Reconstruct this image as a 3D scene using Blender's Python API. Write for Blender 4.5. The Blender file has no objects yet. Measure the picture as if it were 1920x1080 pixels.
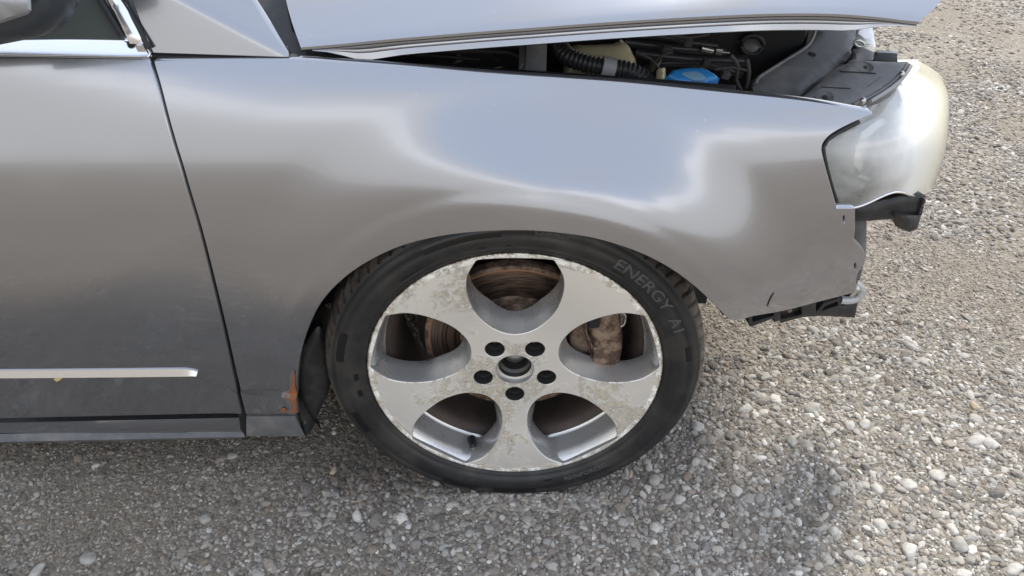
import bpy, bmesh, math, random
import numpy as np
from mathutils import Vector, geometry
random.seed(7); rng = np.random.default_rng(11)
sc = bpy.context.scene
PI = math.pi

# ------------------------------------------------------------------ camera, sky, sun, exposure
CAM = np.array([-0.0048, -0.9379, 1.1928]); PITCH = 0.63930; FPX = 1443.0
cd = bpy.data.cameras.new('camera'); cam = bpy.data.objects.new('camera', cd); sc.collection.objects.link(cam)
cam.location = CAM; cam.rotation_euler = (PI/2-PITCH, 0, 0)
cd.sensor_width = 36; cd.lens = FPX/1920*36; cd.clip_start = .02; cd.clip_end = 2000
sc.camera = cam

SUN_DIR = Vector((.27, .64, .98)).normalized()            # towards the sun: beyond the car, slightly ahead of it
sun_el = math.asin(SUN_DIR.z); sun_az = math.atan2(SUN_DIR.x, SUN_DIR.y)
w = bpy.data.worlds.new('World'); sc.world = w; w.use_nodes = True
nt = w.node_tree; N = nt.nodes; L = nt.links
for n in list(N): N.remove(n)
out = N.new('ShaderNodeOutputWorld'); bg = N.new('ShaderNodeBackground'); bg.inputs[1].default_value = .14
sky = N.new('ShaderNodeTexSky'); sky.sky_type = 'NISHITA'; sky.sun_disc = False
sky.sun_elevation = sun_el; sky.sun_rotation = sun_az; sky.dust_density = 2.0; sky.altitude = 300
tc = N.new('ShaderNodeTexCoord'); sep = N.new('ShaderNodeSeparateXYZ'); L.new(tc.outputs['Generated'], sep.inputs[0])
mp = N.new('ShaderNodeMapping'); mp.inputs['Scale'].default_value = (1.6, 1.6, 4.2); L.new(tc.outputs['Generated'], mp.inputs[0])
ns = N.new('ShaderNodeTexNoise'); ns.inputs['Scale'].default_value = 1.5; ns.inputs['Detail'].default_value = 5; ns.inputs['Roughness'].default_value = .52
L.new(mp.outputs[0], ns.inputs[0])
def wmath(op, a, b=None, c=None):
    m = N.new('ShaderNodeMath'); m.operation = op
    for i, v in enumerate((a, b, c)):
        if v is None: continue
        if isinstance(v, (int, float)): m.inputs[i].default_value = v
        else: L.new(v, m.inputs[i])
    return m.outputs[0]
def wmap(v, a, b, c, d):
    m = N.new('ShaderNodeMapRange'); m.interpolation_type = 'SMOOTHSTEP'
    L.new(v, m.inputs[0])
    for i, q in enumerate((a, b, c, d)): m.inputs[i+1].default_value = q
    return m.outputs[0]
lean = wmath('MULTIPLY', wmath('MINIMUM', wmath('ADD', sep.outputs[0], .30), 0.), .55)   # the bank stands higher to the left
zz = wmath('ADD', wmath('ADD', sep.outputs[2], lean), wmath('MULTIPLY', wmath('SUBTRACT', ns.outputs[0], .5), -.34))
bank = wmap(zz, .30, .34, 1, 0)                          # cloud bank over the horizon
rim_ = wmath('MULTIPLY', wmap(zz, .215, .275, 0, 1), bank)  # its bright sunlit top edge
mp2 = N.new('ShaderNodeMapping'); mp2.inputs['Scale'].default_value = (1.1, 1.1, 6.5); mp2.inputs['Location'].default_value = (.3, .1, .0); mp2.inputs['Rotation'].default_value = (.12, -.10, 0); L.new(tc.outputs['Generated'], mp2.inputs[0])
ns2 = N.new('ShaderNodeTexNoise'); ns2.inputs['Scale'].default_value = 2.1; ns2.inputs['Detail'].default_value = 7; ns2.inputs['Roughness'].default_value = .6; ns2.inputs['Distortion'].default_value = .5; L.new(mp2.outputs[0], ns2.inputs[0])
high = wmath('MULTIPLY', wmap(ns2.outputs[0], .50, .66, 0, .8), wmap(sep.outputs[2], .15, .3, 0, 1))
mix1 = N.new('ShaderNodeMix'); mix1.data_type = 'RGBA'
L.new(rim_, mix1.inputs[0]); mix1.inputs[6].default_value = (6.9, 6.85, 6.75, 1); mix1.inputs[7].default_value = (13., 13., 13.2, 1)
mix2 = N.new('ShaderNodeMix'); mix2.data_type = 'RGBA'
L.new(wmath('MAXIMUM', bank, high), mix2.inputs[0]); mixv = N.new('ShaderNodeMix'); mixv.data_type = 'RGBA'; mixv.inputs[0].default_value = .75
L.new(sky.outputs[0], mixv.inputs[6]); mixv.inputs[7].default_value = (7.5, 8.5, 10.4, 1)   # thin bright veil of high haze
L.new(mixv.outputs[2], mix2.inputs[6]); L.new(mix1.outputs[2], mix2.inputs[7])
L.new(mix2.outputs[2], bg.inputs[0]); L.new(bg.outputs[0], out.inputs[0])

sd = bpy.data.lights.new('sun', 'SUN'); sd.energy = 3.2; sd.angle = math.radians(9.0); sd.color = (1, .94, .83)
so = bpy.data.objects.new('sun', sd); sc.collection.objects.link(so); so.location = (3, 8, 9)
so.rotation_euler = SUN_DIR.to_track_quat('Z', 'Y').to_euler()
vs = sc.view_settings; sc.display_settings.display_device = 'sRGB'
vs.view_transform = 'Standard'; vs.look = 'None'; vs.gamma = 1; vs.use_curve_mapping = False; vs.exposure = .38
sc.cycles.max_bounces = 8; sc.cycles.sample_clamp_indirect = 6; sc.cycles.caustics_reflective = False; sc.cycles.caustics_refractive = False

# ------------------------------------------------------------------ rays of the photograph (for measuring real positions)
def ray(px, py):
    a = (px-960)/FPX; b = (540-py)/FPX
    return np.array([a, math.cos(PITCH)+b*math.sin(PITCH), -math.sin(PITCH)+b*math.cos(PITCH)])
def onY(px, py, Y):
    d = ray(px, py); return CAM+d*((Y-CAM[1])/d[1])
def onZ(px, py, Z=0.):
    d = ray(px, py); return CAM+d*((Z-CAM[2])/d[2])
def onPlane(px, py, p0, n):
    d = ray(px, py); n = np.asarray(n, float); return CAM+d*(np.dot(np.asarray(p0)-CAM, n)/np.dot(d, n))

# ------------------------------------------------------------------ object helpers
def link(o, parent=None):
    sc.collection.objects.link(o)
    if parent: o.parent = parent
    return o
def empty(name, loc=(0, 0, 0), parent=None):
    o = bpy.data.objects.new(name, None); o.empty_display_size = .1; o.location = loc; return link(o, parent)
def tag(o, label=None, cat=None, group=None, kind=None):
    for k, v in (('label', label), ('category', cat), ('group', group), ('kind', kind)):
        if v: o[k] = v
    return o
def mesh_obj(name, verts, faces, m, parent=None, smooth=True, normals=None, loc=None, fmat=None):
    me = bpy.data.meshes.new(name); me.from_pydata([tuple(map(float, v)) for v in verts], [], faces)
    for q in (m if isinstance(m, (list, tuple)) else [m]): me.materials.append(q)
    if fmat is not None: me.polygons.foreach_set('material_index', fmat)
    if smooth: me.polygons.foreach_set('use_smooth', [True]*len(me.polygons))
    me.update()
    if normals is not None: me.normals_split_custom_set_from_vertices([tuple(map(float, n)) for n in normals])
    o = bpy.data.objects.new(name, me)
    if loc is not None: o.location = loc
    return link(o, parent)
def autosmooth(o, deg=35):
    me = o.data; bm = bmesh.new(); bm.from_mesh(me); bmesh.ops.recalc_face_normals(bm, faces=bm.faces)
    for e in bm.edges:
        e.smooth = not (len(e.link_faces) == 2 and e.calc_face_angle(0) > math.radians(deg))
    for f in bm.faces: f.smooth = True
    bm.to_mesh(me); bm.free(); return o
def cr(P, step, closed=True, corners=()):
    """Catmull-Rom through P with sharp corners at the given indices, resampled to about step."""
    P = [np.asarray(p, float) for p in P]; n = len(P); outp = []
    rngi = range(n) if closed else range(n-1)
    for i in rngi:
        p1, p2 = P[i], P[(i+1) % n]
        p0 = P[i-1] if (closed or i > 0) else p1; p3 = P[(i+2) % n] if (closed or i+2 < n) else p2
        if i in corners: p0 = p1-(p2-p1)*.5
        if (i+1) % n in corners: p3 = p2+(p2-p1)*.5
        m1 = (p2-p0)/2; m2 = (p3-p1)/2
        if i in corners: m1 = p2-p1
        if (i+1) % n in corners: m2 = p2-p1
        dd = np.linalg.norm(p2-p1); m1 *= min(1, 1.5*dd/(np.linalg.norm(m1)+1e-9)); m2 *= min(1, 1.5*dd/(np.linalg.norm(m2)+1e-9))
        k = max(1, int(round(dd/step)))
        for j in range(k):
            t = j/k; outp.append((2*t**3-3*t*t+1)*p1+(t**3-2*t*t+t)*m1+(-2*t**3+3*t*t)*p2+(t**3-t*t)*m2)
    if not closed: outp.append(P[-1])
    return np.array(outp)
def inside(pts, loops):
    c = np.zeros(len(pts), bool)
    for lp in loops:
        x1, y1 = lp[:, 0], lp[:, 1]; x2, y2 = np.roll(x1, -1), np.roll(y1, -1)
        for a, b, e, f in zip(x1, y1, x2, y2):
            if b == f: continue
            cond = ((b > pts[:, 1]) != (f > pts[:, 1])) & (pts[:, 0] < (e-a)*(pts[:, 1]-b)/(f-b)+a)
            c ^= cond
    return c
def bdist(pts, loops):
    d = np.full(len(pts), 1e9)
    for lp in loops:
        A = lp; B = np.roll(lp, -1, 0)
        for a, b in zip(A, B):
            ab = b-a; l = np.dot(ab, ab)+1e-12
            t = np.clip(((pts-a)@ab)/l, 0, 1); d = np.minimum(d, np.hypot(*(pts-(a+t[:, None]*ab)).T))
    return d
def cdt(loops, step):
    """triangulate the area inside loops (outer one first, holes after) with a regular inner grid"""
    allp = np.vstack(loops); lo, hi = allp.min(0), allp.max(0)
    gx = np.arange(lo[0], hi[0], step); gy = np.arange(lo[1], hi[1], step*.87)
    G = np.array([(x+(step/2 if j % 2 else 0), y) for j, y in enumerate(gy) for x in gx]) if len(gx) and len(gy) else np.zeros((0, 2))
    if len(G):
        G = G[inside(G, loops)]
        if len(G): G = G[bdist(G, loops) > step*.45]
    V = np.vstack([allp, G]); E = []; s = 0
    for lp in loops:
        n = len(lp); E += [(s+i, s+(i+1) % n) for i in range(n)]; s += n
    rv, re_, rf, *_ = geometry.delaunay_2d_cdt([Vector(p) for p in V], E, [], 0, 1e-7)
    rv = np.array([tuple(v) for v in rv]); rf = [list(f) for f in rf]
    cen = np.array([rv[f].mean(0) for f in rf]); ok = inside(cen, loops)
    return rv, [f for f, k in zip(rf, ok) if k]
def boundary(faces):
    cnt = {}
    for f in faces:
        for i in range(len(f)):
            a, b = f[i], f[(i+1) % len(f)]; cnt[(a, b)] = 1
    return [(a, b) for (a, b) in cnt if (b, a) not in cnt]
def tube(name, P, r, m, parent=None, seg=10, step=.01, ring=None, closed=False):
    P = cr(P, step, closed) if len(P) > 2 else np.array(P, float)
    n = len(P); V = []; F = []; up = np.array([0, 0, 1.]); s = 0.
    for i in range(n):
        t = (P[(i+1) % n]-P[i-1]) if closed else P[min(i+1, n-1)]-P[max(i-1, 0)]
        t = t/(np.linalg.norm(t)+1e-9)
        a = np.cross(t, up); a = a/(np.linalg.norm(a)+1e-9) if np.linalg.norm(a) > 1e-3 else np.array([1., 0, 0]); b = np.cross(t, a)
        if i: s += np.linalg.norm(P[i]-P[i-1])
        rr = r(i/(n-1)) if callable(r) else r
        if ring: rr *= 1+ring[1]*math.sin(2*PI*s/ring[0])
        for k in range(seg):
            q = 2*PI*k/seg; V.append(P[i]+rr*(math.cos(q)*a+math.sin(q)*b))
    for i in range(n if closed else n-1):
        j = (i+1) % n
        for k in range(seg): F.append((i*seg+k, i*seg+(k+1) % seg, j*seg+(k+1) % seg, j*seg+k))
    if not closed: F += [tuple(range(seg))[::-1], tuple((n-1)*seg+k for k in range(seg))]
    o = mesh_obj(name, V, F, m, parent); return autosmooth(o, 60)
def box(name, c, size, m, parent=None, rot=(0, 0, 0), bev=.003):
    bm = bmesh.new(); bmesh.ops.create_cube(bm, size=1); bmesh.ops.scale(bm, vec=size, verts=bm.verts)
    if bev: bmesh.ops.bevel(bm, geom=bm.edges[:], offset=min(bev, min(size)*.45), segments=2, affect='EDGES', profile=.6)
    me = bpy.data.meshes.new(name); bm.to_mesh(me); bm.free(); me.materials.append(m)
    o = bpy.data.objects.new(name, me); o.location = c; o.rotation_euler = rot; link(o, parent); return autosmooth(o, 40)
def lathe(name, prof, m, parent=None, seg=96, loc=(0, 0, 0), mod=None, fm=None):
    """prof: (radius, y) pairs turned about the y axis"""
    V = []; F = []; n = len(prof); fmat = []
    for k in range(seg):
        a = 2*PI*k/seg
        for i, (r, y) in enumerate(prof):
            rr, yy = (r, y) if mod is None else mod(i, r, y, a)
            V.append((rr*math.cos(a), yy, rr*math.sin(a)))
    for k in range(seg):
        j = (k+1) % seg
        for i in range(n-1):
            F.append((k*n+i, k*n+i+1, j*n+i+1, j*n+i)); fmat.append(fm[i] if fm else 0)
    o = mesh_obj(name, V, F, m, parent, loc=loc, fmat=fmat); return o
def pillow(name, px, p0, nrm, m, parent=None, edge=.006, h=.004, t=.02, step=.006, corners=None, space='px', raw=False):
    """a solid of real thickness whose front outline was measured on the plane (p0, nrm)"""
    n = np.asarray(nrm, float); n = n/np.linalg.norm(n); p0 = np.asarray(p0, float)
    u = np.cross(n, [0, 0, 1.]); u = u/np.linalg.norm(u) if np.linalg.norm(u) > .05 else np.array([1., 0, 0]); v = np.cross(n, u)
    W = [onPlane(a, b, p0, n) if space == 'px' else np.asarray((a, b) if False else q, float) for q in px for (a, b) in [q[:2]]]
    uv = [((q-p0)@u, (q-p0)@v) for q in W]
    cs = range(len(uv)) if corners is None else corners
    lp = cr(uv, step, True, cs)
    rv, rf = cdt([lp], step)
    d = bdist(rv, [lp]); k = np.clip(d/edge, 0, 1); hh = h*np.sqrt(np.clip(1-(1-k)**2, 0, 1))
    V = [p0+a*u+b*v+n*q for (a, b), q in zip(rv, hh)]
    F = [tuple(f) for f in rf]; bd = boundary(rf); base = len(V); idx = {}
    for a, b in bd:
        for q in (a, b):
            if q not in idx: idx[q] = len(V); V.append(V[q]-n*t)
    F += [(b, a, idx[a], idx[b]) for a, b in bd]
    lp_b = [idx[a] for a, b in bd]
    F += [tuple(reversed([idx.get(q, q) for q in f])) for f in rf if all(q in idx for q in f)]
    o = mesh_obj(name, V, F, m, parent); return autosmooth(o, 40)

# ------------------------------------------------------------------ materials
def mat(name, col=(.5, .5, .5), rough=.5, metal=0., **kw):
    m = bpy.data.materials.new(name); m.use_nodes = True; b = m.node_tree.nodes['Principled BSDF']
    b.inputs['Base Color'].default_value = (*col, 1); b.inputs['Roughness'].default_value = rough; b.inputs['Metallic'].default_value = metal
    for k, v in kw.items(): b.inputs[k.replace('_', ' ')].default_value = v
    return m
class NT:
    def __init__(s, m): s.m = m; s.t = m.node_tree; s.b = s.t.nodes['Principled BSDF']; s.tc = s.t.nodes.new('ShaderNodeTexCoord')
    def n(s, t, **kw):
        x = s.t.nodes.new(t)
        for k, v in kw.items(): setattr(x, k, v)
        return x
    def put(s, sock, v):
        if isinstance(v, (int, float)): sock.default_value = v
        elif isinstance(v, tuple): sock.default_value = v if len(v) != 3 or sock.type == 'VECTOR' else (*v, 1)
        else: s.t.links.new(v, sock)
    def noise(s, scale, detail=4, rough=.5, vec=None, out=0, dist=0):
        x = s.n('ShaderNodeTexNoise'); x.inputs['Scale'].default_value = scale; x.inputs['Detail'].default_value = detail; x.inputs['Roughness'].default_value = rough
        x.inputs['Distortion'].default_value = dist
        s.put(x.inputs[0], vec if vec is not None else s.tc.outputs['Object']); return x.outputs[out]
    def vor(s, scale, feat='F1', vec=None, out='Distance', rnd=1):
        x = s.n('ShaderNodeTexVoronoi', feature=feat); x.inputs['Scale'].default_value = scale; x.inputs['Randomness'].default_value = rnd
        s.put(x.inputs[0], vec if vec is not None else s.tc.outputs['Object']); return x.outputs[out]
    def mr(s, v, a, b, c=0., d=1.):
        x = s.n('ShaderNodeMapRange'); x.interpolation_type = 'SMOOTHSTEP'
        for i, q in enumerate((v, a, b, c, d)): s.put(x.inputs[i], q)
        return x.outputs[0]
    def ma(s, op, a, b=0.):
        x = s.n('ShaderNodeMath', operation=op); s.put(x.inputs[0], a); s.put(x.inputs[1], b); return x.outputs[0]
    def mix(s, f, a, b, mode='MIX'):
        x = s.n('ShaderNodeMix', data_type='RGBA', blend_type=mode); s.put(x.inputs[0], f); s.put(x.inputs[6], a); s.put(x.inputs[7], b); return x.outputs[2]
    def bump(s, hgt, dist=.001, strength=1., nrm=None):
        x = s.n('ShaderNodeBump'); x.inputs['Distance'].default_value = dist; x.inputs['Strength'].default_value = strength
        s.put(x.inputs['Height'], hgt)
        if nrm is not None: s.put(x.inputs['Normal'], nrm)
        return x.outputs[0]
    def mp(s, scale, rot=(0, 0, 0), vec=None):
        x = s.n('ShaderNodeMapping'); x.inputs['Scale'].default_value = scale; x.inputs['Rotation'].default_value = rot
        s.put(x.inputs[0], vec if vec is not None else s.tc.outputs['Object']); return x.outputs[0]
    def set(s, k, v): s.put(s.b.inputs[k], v)

def paint_mat():
    m = mat('silver_grey_metallic_paint', (.34, .34, .352), .24, .88, Coat_Weight=1., Coat_Roughness=.03, Coat_IOR=1.55); t = NT(m)
    dust = t.mr(t.noise(7, 6, .6), .45, .8); fine = t.noise(900, 2, .5)
    t.set('Base Color', t.mix(t.ma('MULTIPLY', dust, .18), t.mix(t.ma('MULTIPLY', fine, .25), (.312, .318, .340), (.375, .382, .402)), (.32, .31, .29)))
    t.set('Roughness', t.ma('ADD', t.ma('MULTIPLY', dust, .07), .185))
    spk = t.ma('MULTIPLY', t.mr(t.vor(70), .09, .05, 0., 1.), t.mr(t.noise(9, 4, .7), .56, .62))
    scr = t.ma('MULTIPLY', t.mr(t.vor(60, feat='DISTANCE_TO_EDGE', vec=t.mp((.25, 1, 3.2), (0, .5, 0))), .02, .006), t.mr(t.noise(5, 4, .7), .60, .66))
    t.set('Base Color', t.mix(t.ma('MULTIPLY', t.ma('MAXIMUM', spk, t.ma('MULTIPLY', scr, .35)), .4), t.b.inputs['Base Color'].links[0].from_socket, (.62, .60, .56)))
    t.set('Coat Roughness', t.mr(t.noise(11, 5, .6), .4, .8, .03, .14))
    t.set('Normal', t.bump(t.noise(1400, 1), .00002, .12))
    return m
PAINT = paint_mat()
PLASTIC = mat('black_plastic', (.018, .018, .02), .45); t = NT(PLASTIC)
t.set('Base Color', t.mix(t.mr(t.noise(30, 5, .6), .45, .75, 0, .55), (.014, .014, .016), (.06, .055, .048))); t.set('Normal', t.bump(t.noise(500, 2), .0002, .4))
DARK = mat('dark_void', (.012, .012, .013), .8)
GREYP = mat('grey_plastic', (.13, .13, .135), .5); t = NT(GREYP)
t.set('Base Color', t.mix(t.mr(t.noise(18, 6, .65), .4, .75, 0, .8), (.115, .115, .12), (.22, .21, .195))); t.set('Normal', t.bump(t.noise(600, 2), .0002, .3))
SEAL = mat('black_rubber_seal', (.012, .012, .013), .55)
CHROME = mat('bright_trim', (.80, .80, .82), .10, 1.)
SATIN = mat('satin_trim', (.82, .82, .82), .25, .9)
GLASSD = mat('dark_tinted_glass', (.09, .10, .095), .05, 0., Coat_Weight=.6)
RUST = mat('rust', (.35, .11, .03), .85); t = NT(RUST)
t.set('Base Color', t.mix(t.noise(160, 5, .6), (.10, .032, .014), (.42, .15, .05))); t.set('Normal', t.bump(t.noise(300, 4), .001, .8))
CREAM = mat('cream_plastic', (.55, .50, .32), .4, Subsurface_Weight=.15)
BLUE = mat('blue_cap_plastic', (.025, .20, .48), .36)
BLUE2 = mat('pale_blue_cap_top', (.16, .30, .42), .4)
STEEL = mat('zinc_steel', (.55, .54, .50), .35, 1.)
STRAW = mat('dry_straw', (.28, .24, .16), .8)

# machined and corroded alloy
def alloy_mat():
    m = mat('machined_alloy', (.8, .78, .73), .34, 1.); t = NT(m)
    o = t.tc.outputs['Object']; sp = t.n('ShaderNodeSeparateXYZ'); t.put(sp.inputs[0], o)
    r = t.ma('SQRT', t.ma('ADD', t.ma('MULTIPLY', sp.outputs[0], sp.outputs[0]), t.ma('MULTIPLY', sp.outputs[2], sp.outputs[2])))
    rings = t.n('ShaderNodeTexWave'); cmb = t.n('ShaderNodeCombineXYZ'); t.put(cmb.inputs[0], r); t.put(rings.inputs[0], cmb.outputs[0])
    rings.inputs['Scale'].default_value = 330; rings.inputs['Distortion'].default_value = .6
    n1 = t.noise(9.5, 7, .64, dist=.7); n2 = t.noise(70, 6, .7, dist=1.2); low = t.mr(sp.outputs[2], .12, -.2, 0, .08)
    lip = t.mr(r, .226, .24, 0, .16); hub = t.mr(r, .085, .05, 0, .09)
    patch = t.mr(t.ma('ADD', t.ma('ADD', n1, low), t.ma('ADD', hub, lip)), .54, .61)
    wisp = t.mr(t.ma('ABSOLUTE', t.ma('SUBTRACT', n2, .5)), .035, .0)
    wz = t.ma('MULTIPLY', wisp, t.mr(t.ma('ADD', n1, t.ma('ADD', low, hub)), .52, .62))
    cor = t.ma('MULTIPLY', patch, t.mr(n2, .40, .56))
    col = t.mix(t.ma('MULTIPLY', t.noise(9, 4), .5), (.82, .785, .72), (.70, .68, .635))
    col = t.mix(wz, col, (.97, .95, .88)); col = t.mix(t.ma('MULTIPLY', cor, .75), col, (.42, .355, .24))
    col = t.mix(t.ma('MULTIPLY', t.mr(r, .2325, .2345), t.mr(t.noise(38, 7, .75), .46, .56)), col, (.98, .96, .9))
    dark = t.ma('MULTIPLY', t.mr(t.noise(33, 6, .7), .62, .70), patch)
    col = t.mix(t.ma('MULTIPLY', dark, .8), col, (.17, .14, .10))
    t.set('Base Color', col); t.set('Metallic', t.ma('SUBTRACT', .55, t.ma('MULTIPLY', t.ma('MAXIMUM', cor, wz), .5)))
    t.set('Roughness', t.ma('ADD', t.mr(n1, .3, .7, .42, .52), t.ma('MULTIPLY', cor, .3)))
    b1 = t.bump(rings.outputs[1], .00003, .35)
    t.set('Normal', t.bump(t.ma('ADD', t.ma('MULTIPLY', cor, n2), t.ma('MULTIPLY', wz, .6)), .0012, .9, b1))
    return m
ALLOY = alloy_mat()
SILVER = mat('silver_wheel_paint', (.40, .405, .41), .25, .7, Coat_Weight=.6, Coat_Roughness=.08); t = NT(SILVER)
t.set('Base Color', t.mix(t.noise(16, 3, .5), (.74, .74, .74), (.62, .60, .56))); t.set('Roughness', t.mr(t.noise(25, 2), .2, .8, .24, .34))
LIPM = mat('scuffed_rim_lip', (.8, .79, .74), .4, 1.); t = NT(LIPM)
t.set('Base Color', t.mix(t.mr(t.noise(90, 6, .7), .45, .58), (.80, .79, .73), (.35, .31, .24))); t.set('Normal', t.bump(t.noise(220, 5, .7), .0015, .8))
BARREL = mat('brake_dusted_barrel', (.07, .055, .045), .6, .35); t = NT(BARREL)
t.set('Base Color', t.mix(t.noise(22, 5), (.035, .026, .022), (.11, .08, .065)))

def disc_mat():
    m = mat('rusty_brake_disc', (.2, .12, .08), .45, .6); t = NT(m); o = t.tc.outputs['Object']; sp = t.n('ShaderNodeSeparateXYZ'); t.put(sp.inputs[0], o)
    r = t.ma('SQRT', t.ma('ADD', t.ma('MULTIPLY', sp.outputs[0], sp.outputs[0]), t.ma('MULTIPLY', sp.outputs[2], sp.outputs[2])))
    cmb = t.n('ShaderNodeCombineXYZ'); t.put(cmb.inputs[0], t.ma('MULTIPLY', r, 3.)); t.put(cmb.inputs[1], t.ma('MULTIPLY', sp.outputs[0], .25))
    st = t.noise(120, 5, .65, vec=cmb.outputs[0]); st2 = t.noise(32, 3, .5, vec=cmb.outputs[0])
    edge = t.mr(r, .146, .151); inner = t.mr(r, .097, .092)
    col = t.mix(t.mr(st, .35, .65), (.035, .028, .025), (.17, .115, .085)); col = t.mix(t.mr(st2, .5, .62, 0, .6), col, (.23, .15, .10))
    col = t.mix(t.ma('MAXIMUM', edge, t.ma('MULTIPLY', inner, .6)), col, (.34, .16, .07))
    t.set('Base Color', col); t.set('Roughness', t.mr(st, .3, .7, .3, .6)); t.set('Metallic', t.mr(edge, 0., 1., .7, .1))
    t.set('Normal', t.bump(st, .0004, .5)); return m
DISC = disc_mat()
CAST = mat('rusty_cast_iron', (.2, .13, .09), .7, .25); t = NT(CAST)
t.set('Base Color', t.mix(t.mr(t.noise(45, 6, .65), .38, .62), (.085, .05, .036), (.30, .215, .15))); t.set('Normal', t.bump(t.noise(260, 5, .6), .001, .7))
def tyre_mat():
    m = mat('worn_tyre_rubber', (.02, .02, .021), .5); t = NT(m); o = t.tc.outputs['Object']; sp = t.n('ShaderNodeSeparateXYZ'); t.put(sp.inputs[0], o)
    r = t.ma('SQRT', t.ma('ADD', t.ma('MULTIPLY', sp.outputs[0], sp.outputs[0]), t.ma('MULTIPLY', sp.outputs[2], sp.outputs[2])))
    tread = t.mr(r, .300, .311); dn = t.noise(40, 6, .65); dust = t.mr(dn, .3, .65, .25, .95)
    fac = t.ma('MULTIPLY', tread, dust)
    bead = t.mr(t.noise(9, 7, .65), .42, .68, .0, .75)
    col = t.mix(bead, (.012, .012, .013), (.045, .041, .035)); col = t.mix(fac, col, (.17, .145, .12))
    t.set('Base Color', col); t.set('Roughness', t.mr(t.noise(14, 4), .3, .7, .36, .62)); t.set('Normal', t.bump(t.noise(350, 4), .0004, .5)); return m
TYRE = tyre_mat(); TYREG = mat('tyre_lettering_rubber', (.07, .07, .07), .4)
TYRED = mat('smooth_black_rubber', (.005, .005, .006), .28)
GLARE_LENS = bpy.data.materials.new('glare_white_headlight_lens'); GLARE_LENS.use_nodes = True  # clear lens, its white sun glare mixed in as a diffuse haze
def lens():
    nt = GLARE_LENS.node_tree; n = nt.nodes; l = nt.links
    for q in list(n): n.remove(q)
    o = n.new('ShaderNodeOutputMaterial'); tr = n.new('ShaderNodeBsdfTransparent'); tr.inputs[0].default_value = (1, 1, .98, 1)
    df = n.new('ShaderNodeBsdfDiffuse'); df.inputs[0].default_value = (.98, .98, .92, 1)
    tl = n.new('ShaderNodeBsdfTranslucent'); tl.inputs[0].default_value = (.95, .94, .84, 1)
    gl = n.new('ShaderNodeBsdfGlossy'); gl.inputs['Roughness'].default_value = .06
    sx = n.new('ShaderNodeSeparateXYZ'); tq = n.new('ShaderNodeTexCoord'); l.new(tq.outputs['Object'], sx.inputs[0])
    yr = n.new('ShaderNodeMapRange'); yr.inputs[1].default_value = .60; yr.inputs[2].default_value = .70; l.new(sx.outputs[0], yr.inputs[0])
    yc = n.new('ShaderNodeMix'); yc.data_type = 'RGBA'; yc.inputs[6].default_value = (.98, .98, .95, 1); yc.inputs[7].default_value = (.98, .93, .72, 1); l.new(yr.outputs[0], yc.inputs[0]); l.new(yc.outputs[2], df.inputs[0]); l.new(yc.outputs[2], tl.inputs[0])
    m1 = n.new('ShaderNodeMixShader'); m1.inputs[0].default_value = .2; l.new(df.outputs[0], m1.inputs[1]); l.new(tl.outputs[0], m1.inputs[2])
    tcx = n.new('ShaderNodeTexCoord'); no = n.new('ShaderNodeTexNoise'); no.inputs['Scale'].default_value = 7; no.inputs['Detail'].default_value = 4; l.new(tcx.outputs['Object'], no.inputs[0])
    mr = n.new('ShaderNodeMapRange'); mr.inputs[1].default_value = .35; mr.inputs[2].default_value = .65; mr.inputs[3].default_value = .55; mr.inputs[4].default_value = .95; l.new(no.outputs[0], mr.inputs[0])
    hx = n.new('ShaderNodeMapRange'); hx.interpolation_type = 'SMOOTHSTEP'; hx.inputs[1].default_value = .50; hx.inputs[2].default_value = .63; hx.inputs[3].default_value = -.42; hx.inputs[4].default_value = .22; l.new(sx.outputs[0], hx.inputs[0])  # sunlit nose side whitened more, shaded wing side left clearer
    ha = n.new('ShaderNodeMath'); ha.operation = 'ADD'; ha.use_clamp = True; l.new(mr.outputs[0], ha.inputs[0]); l.new(hx.outputs[0], ha.inputs[1])
    m2 = n.new('ShaderNodeMixShader'); l.new(ha.outputs[0], m2.inputs[0]); l.new(tr.outputs[0], m2.inputs[1]); l.new(m1.outputs[0], m2.inputs[2])
    fr = n.new('ShaderNodeFresnel'); fr.inputs[0].default_value = 1.55
    m3 = n.new('ShaderNodeMixShader'); l.new(fr.outputs[0], m3.inputs[0]); l.new(m2.outputs[0], m3.inputs[1]); l.new(gl.outputs[0], m3.inputs[2]); l.new(m3.outputs[0], o.inputs[0])
lens()
REFL = mat('lamp_reflector', (.62, .62, .61), .18, .9)
REFW = mat('pale_lamp_housing', (.93, .93, .89), .4, 0.)

# ------------------------------------------------------------------ ground
def vnoise(x, y, f, seed):
    r = np.random.default_rng(seed).random((256, 256)); X = x*f+100; Y = y*f+100
    i = np.floor(X).astype(int); j = np.floor(Y).astype(int); u = X-i; v = Y-j; u = u*u*(3-2*u); v = v*v*(3-2*v); g = lambda a, b: r[a % 256, b % 256]
    return (g(i, j)*(1-u)+g(i+1, j)*u)*(1-v)+(g(i, j+1)*(1-u)+g(i+1, j+1)*u)*v
def gh(x, y): return (vnoise(x, y, 1.7, 1)-.5)*.010+(vnoise(x, y, 7, 2)-.5)*.006
def coarse(x, y):
    a = vnoise(x, y, 2.6, 3)*.55+vnoise(x, y, 6.5, 4)*.45
    b = np.exp(-(((x-.62)/.55)**2+((y-.0)/.42)**2))*.42+np.exp(-(((x+.1)/.5)**2+((y+.05)/.2)**2))*.15
    c = -np.exp(-(((x+.75)/.55)**2+((y-.15)/.32)**2))*.42-.10*np.clip(y-.7, 0, 1)
    return np.clip(a-.1+b+c, 0, 1)
GROUND = mat('dusty_fine_gravel', (.3, .26, .2), .9); t = NT(GROUND)
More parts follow.
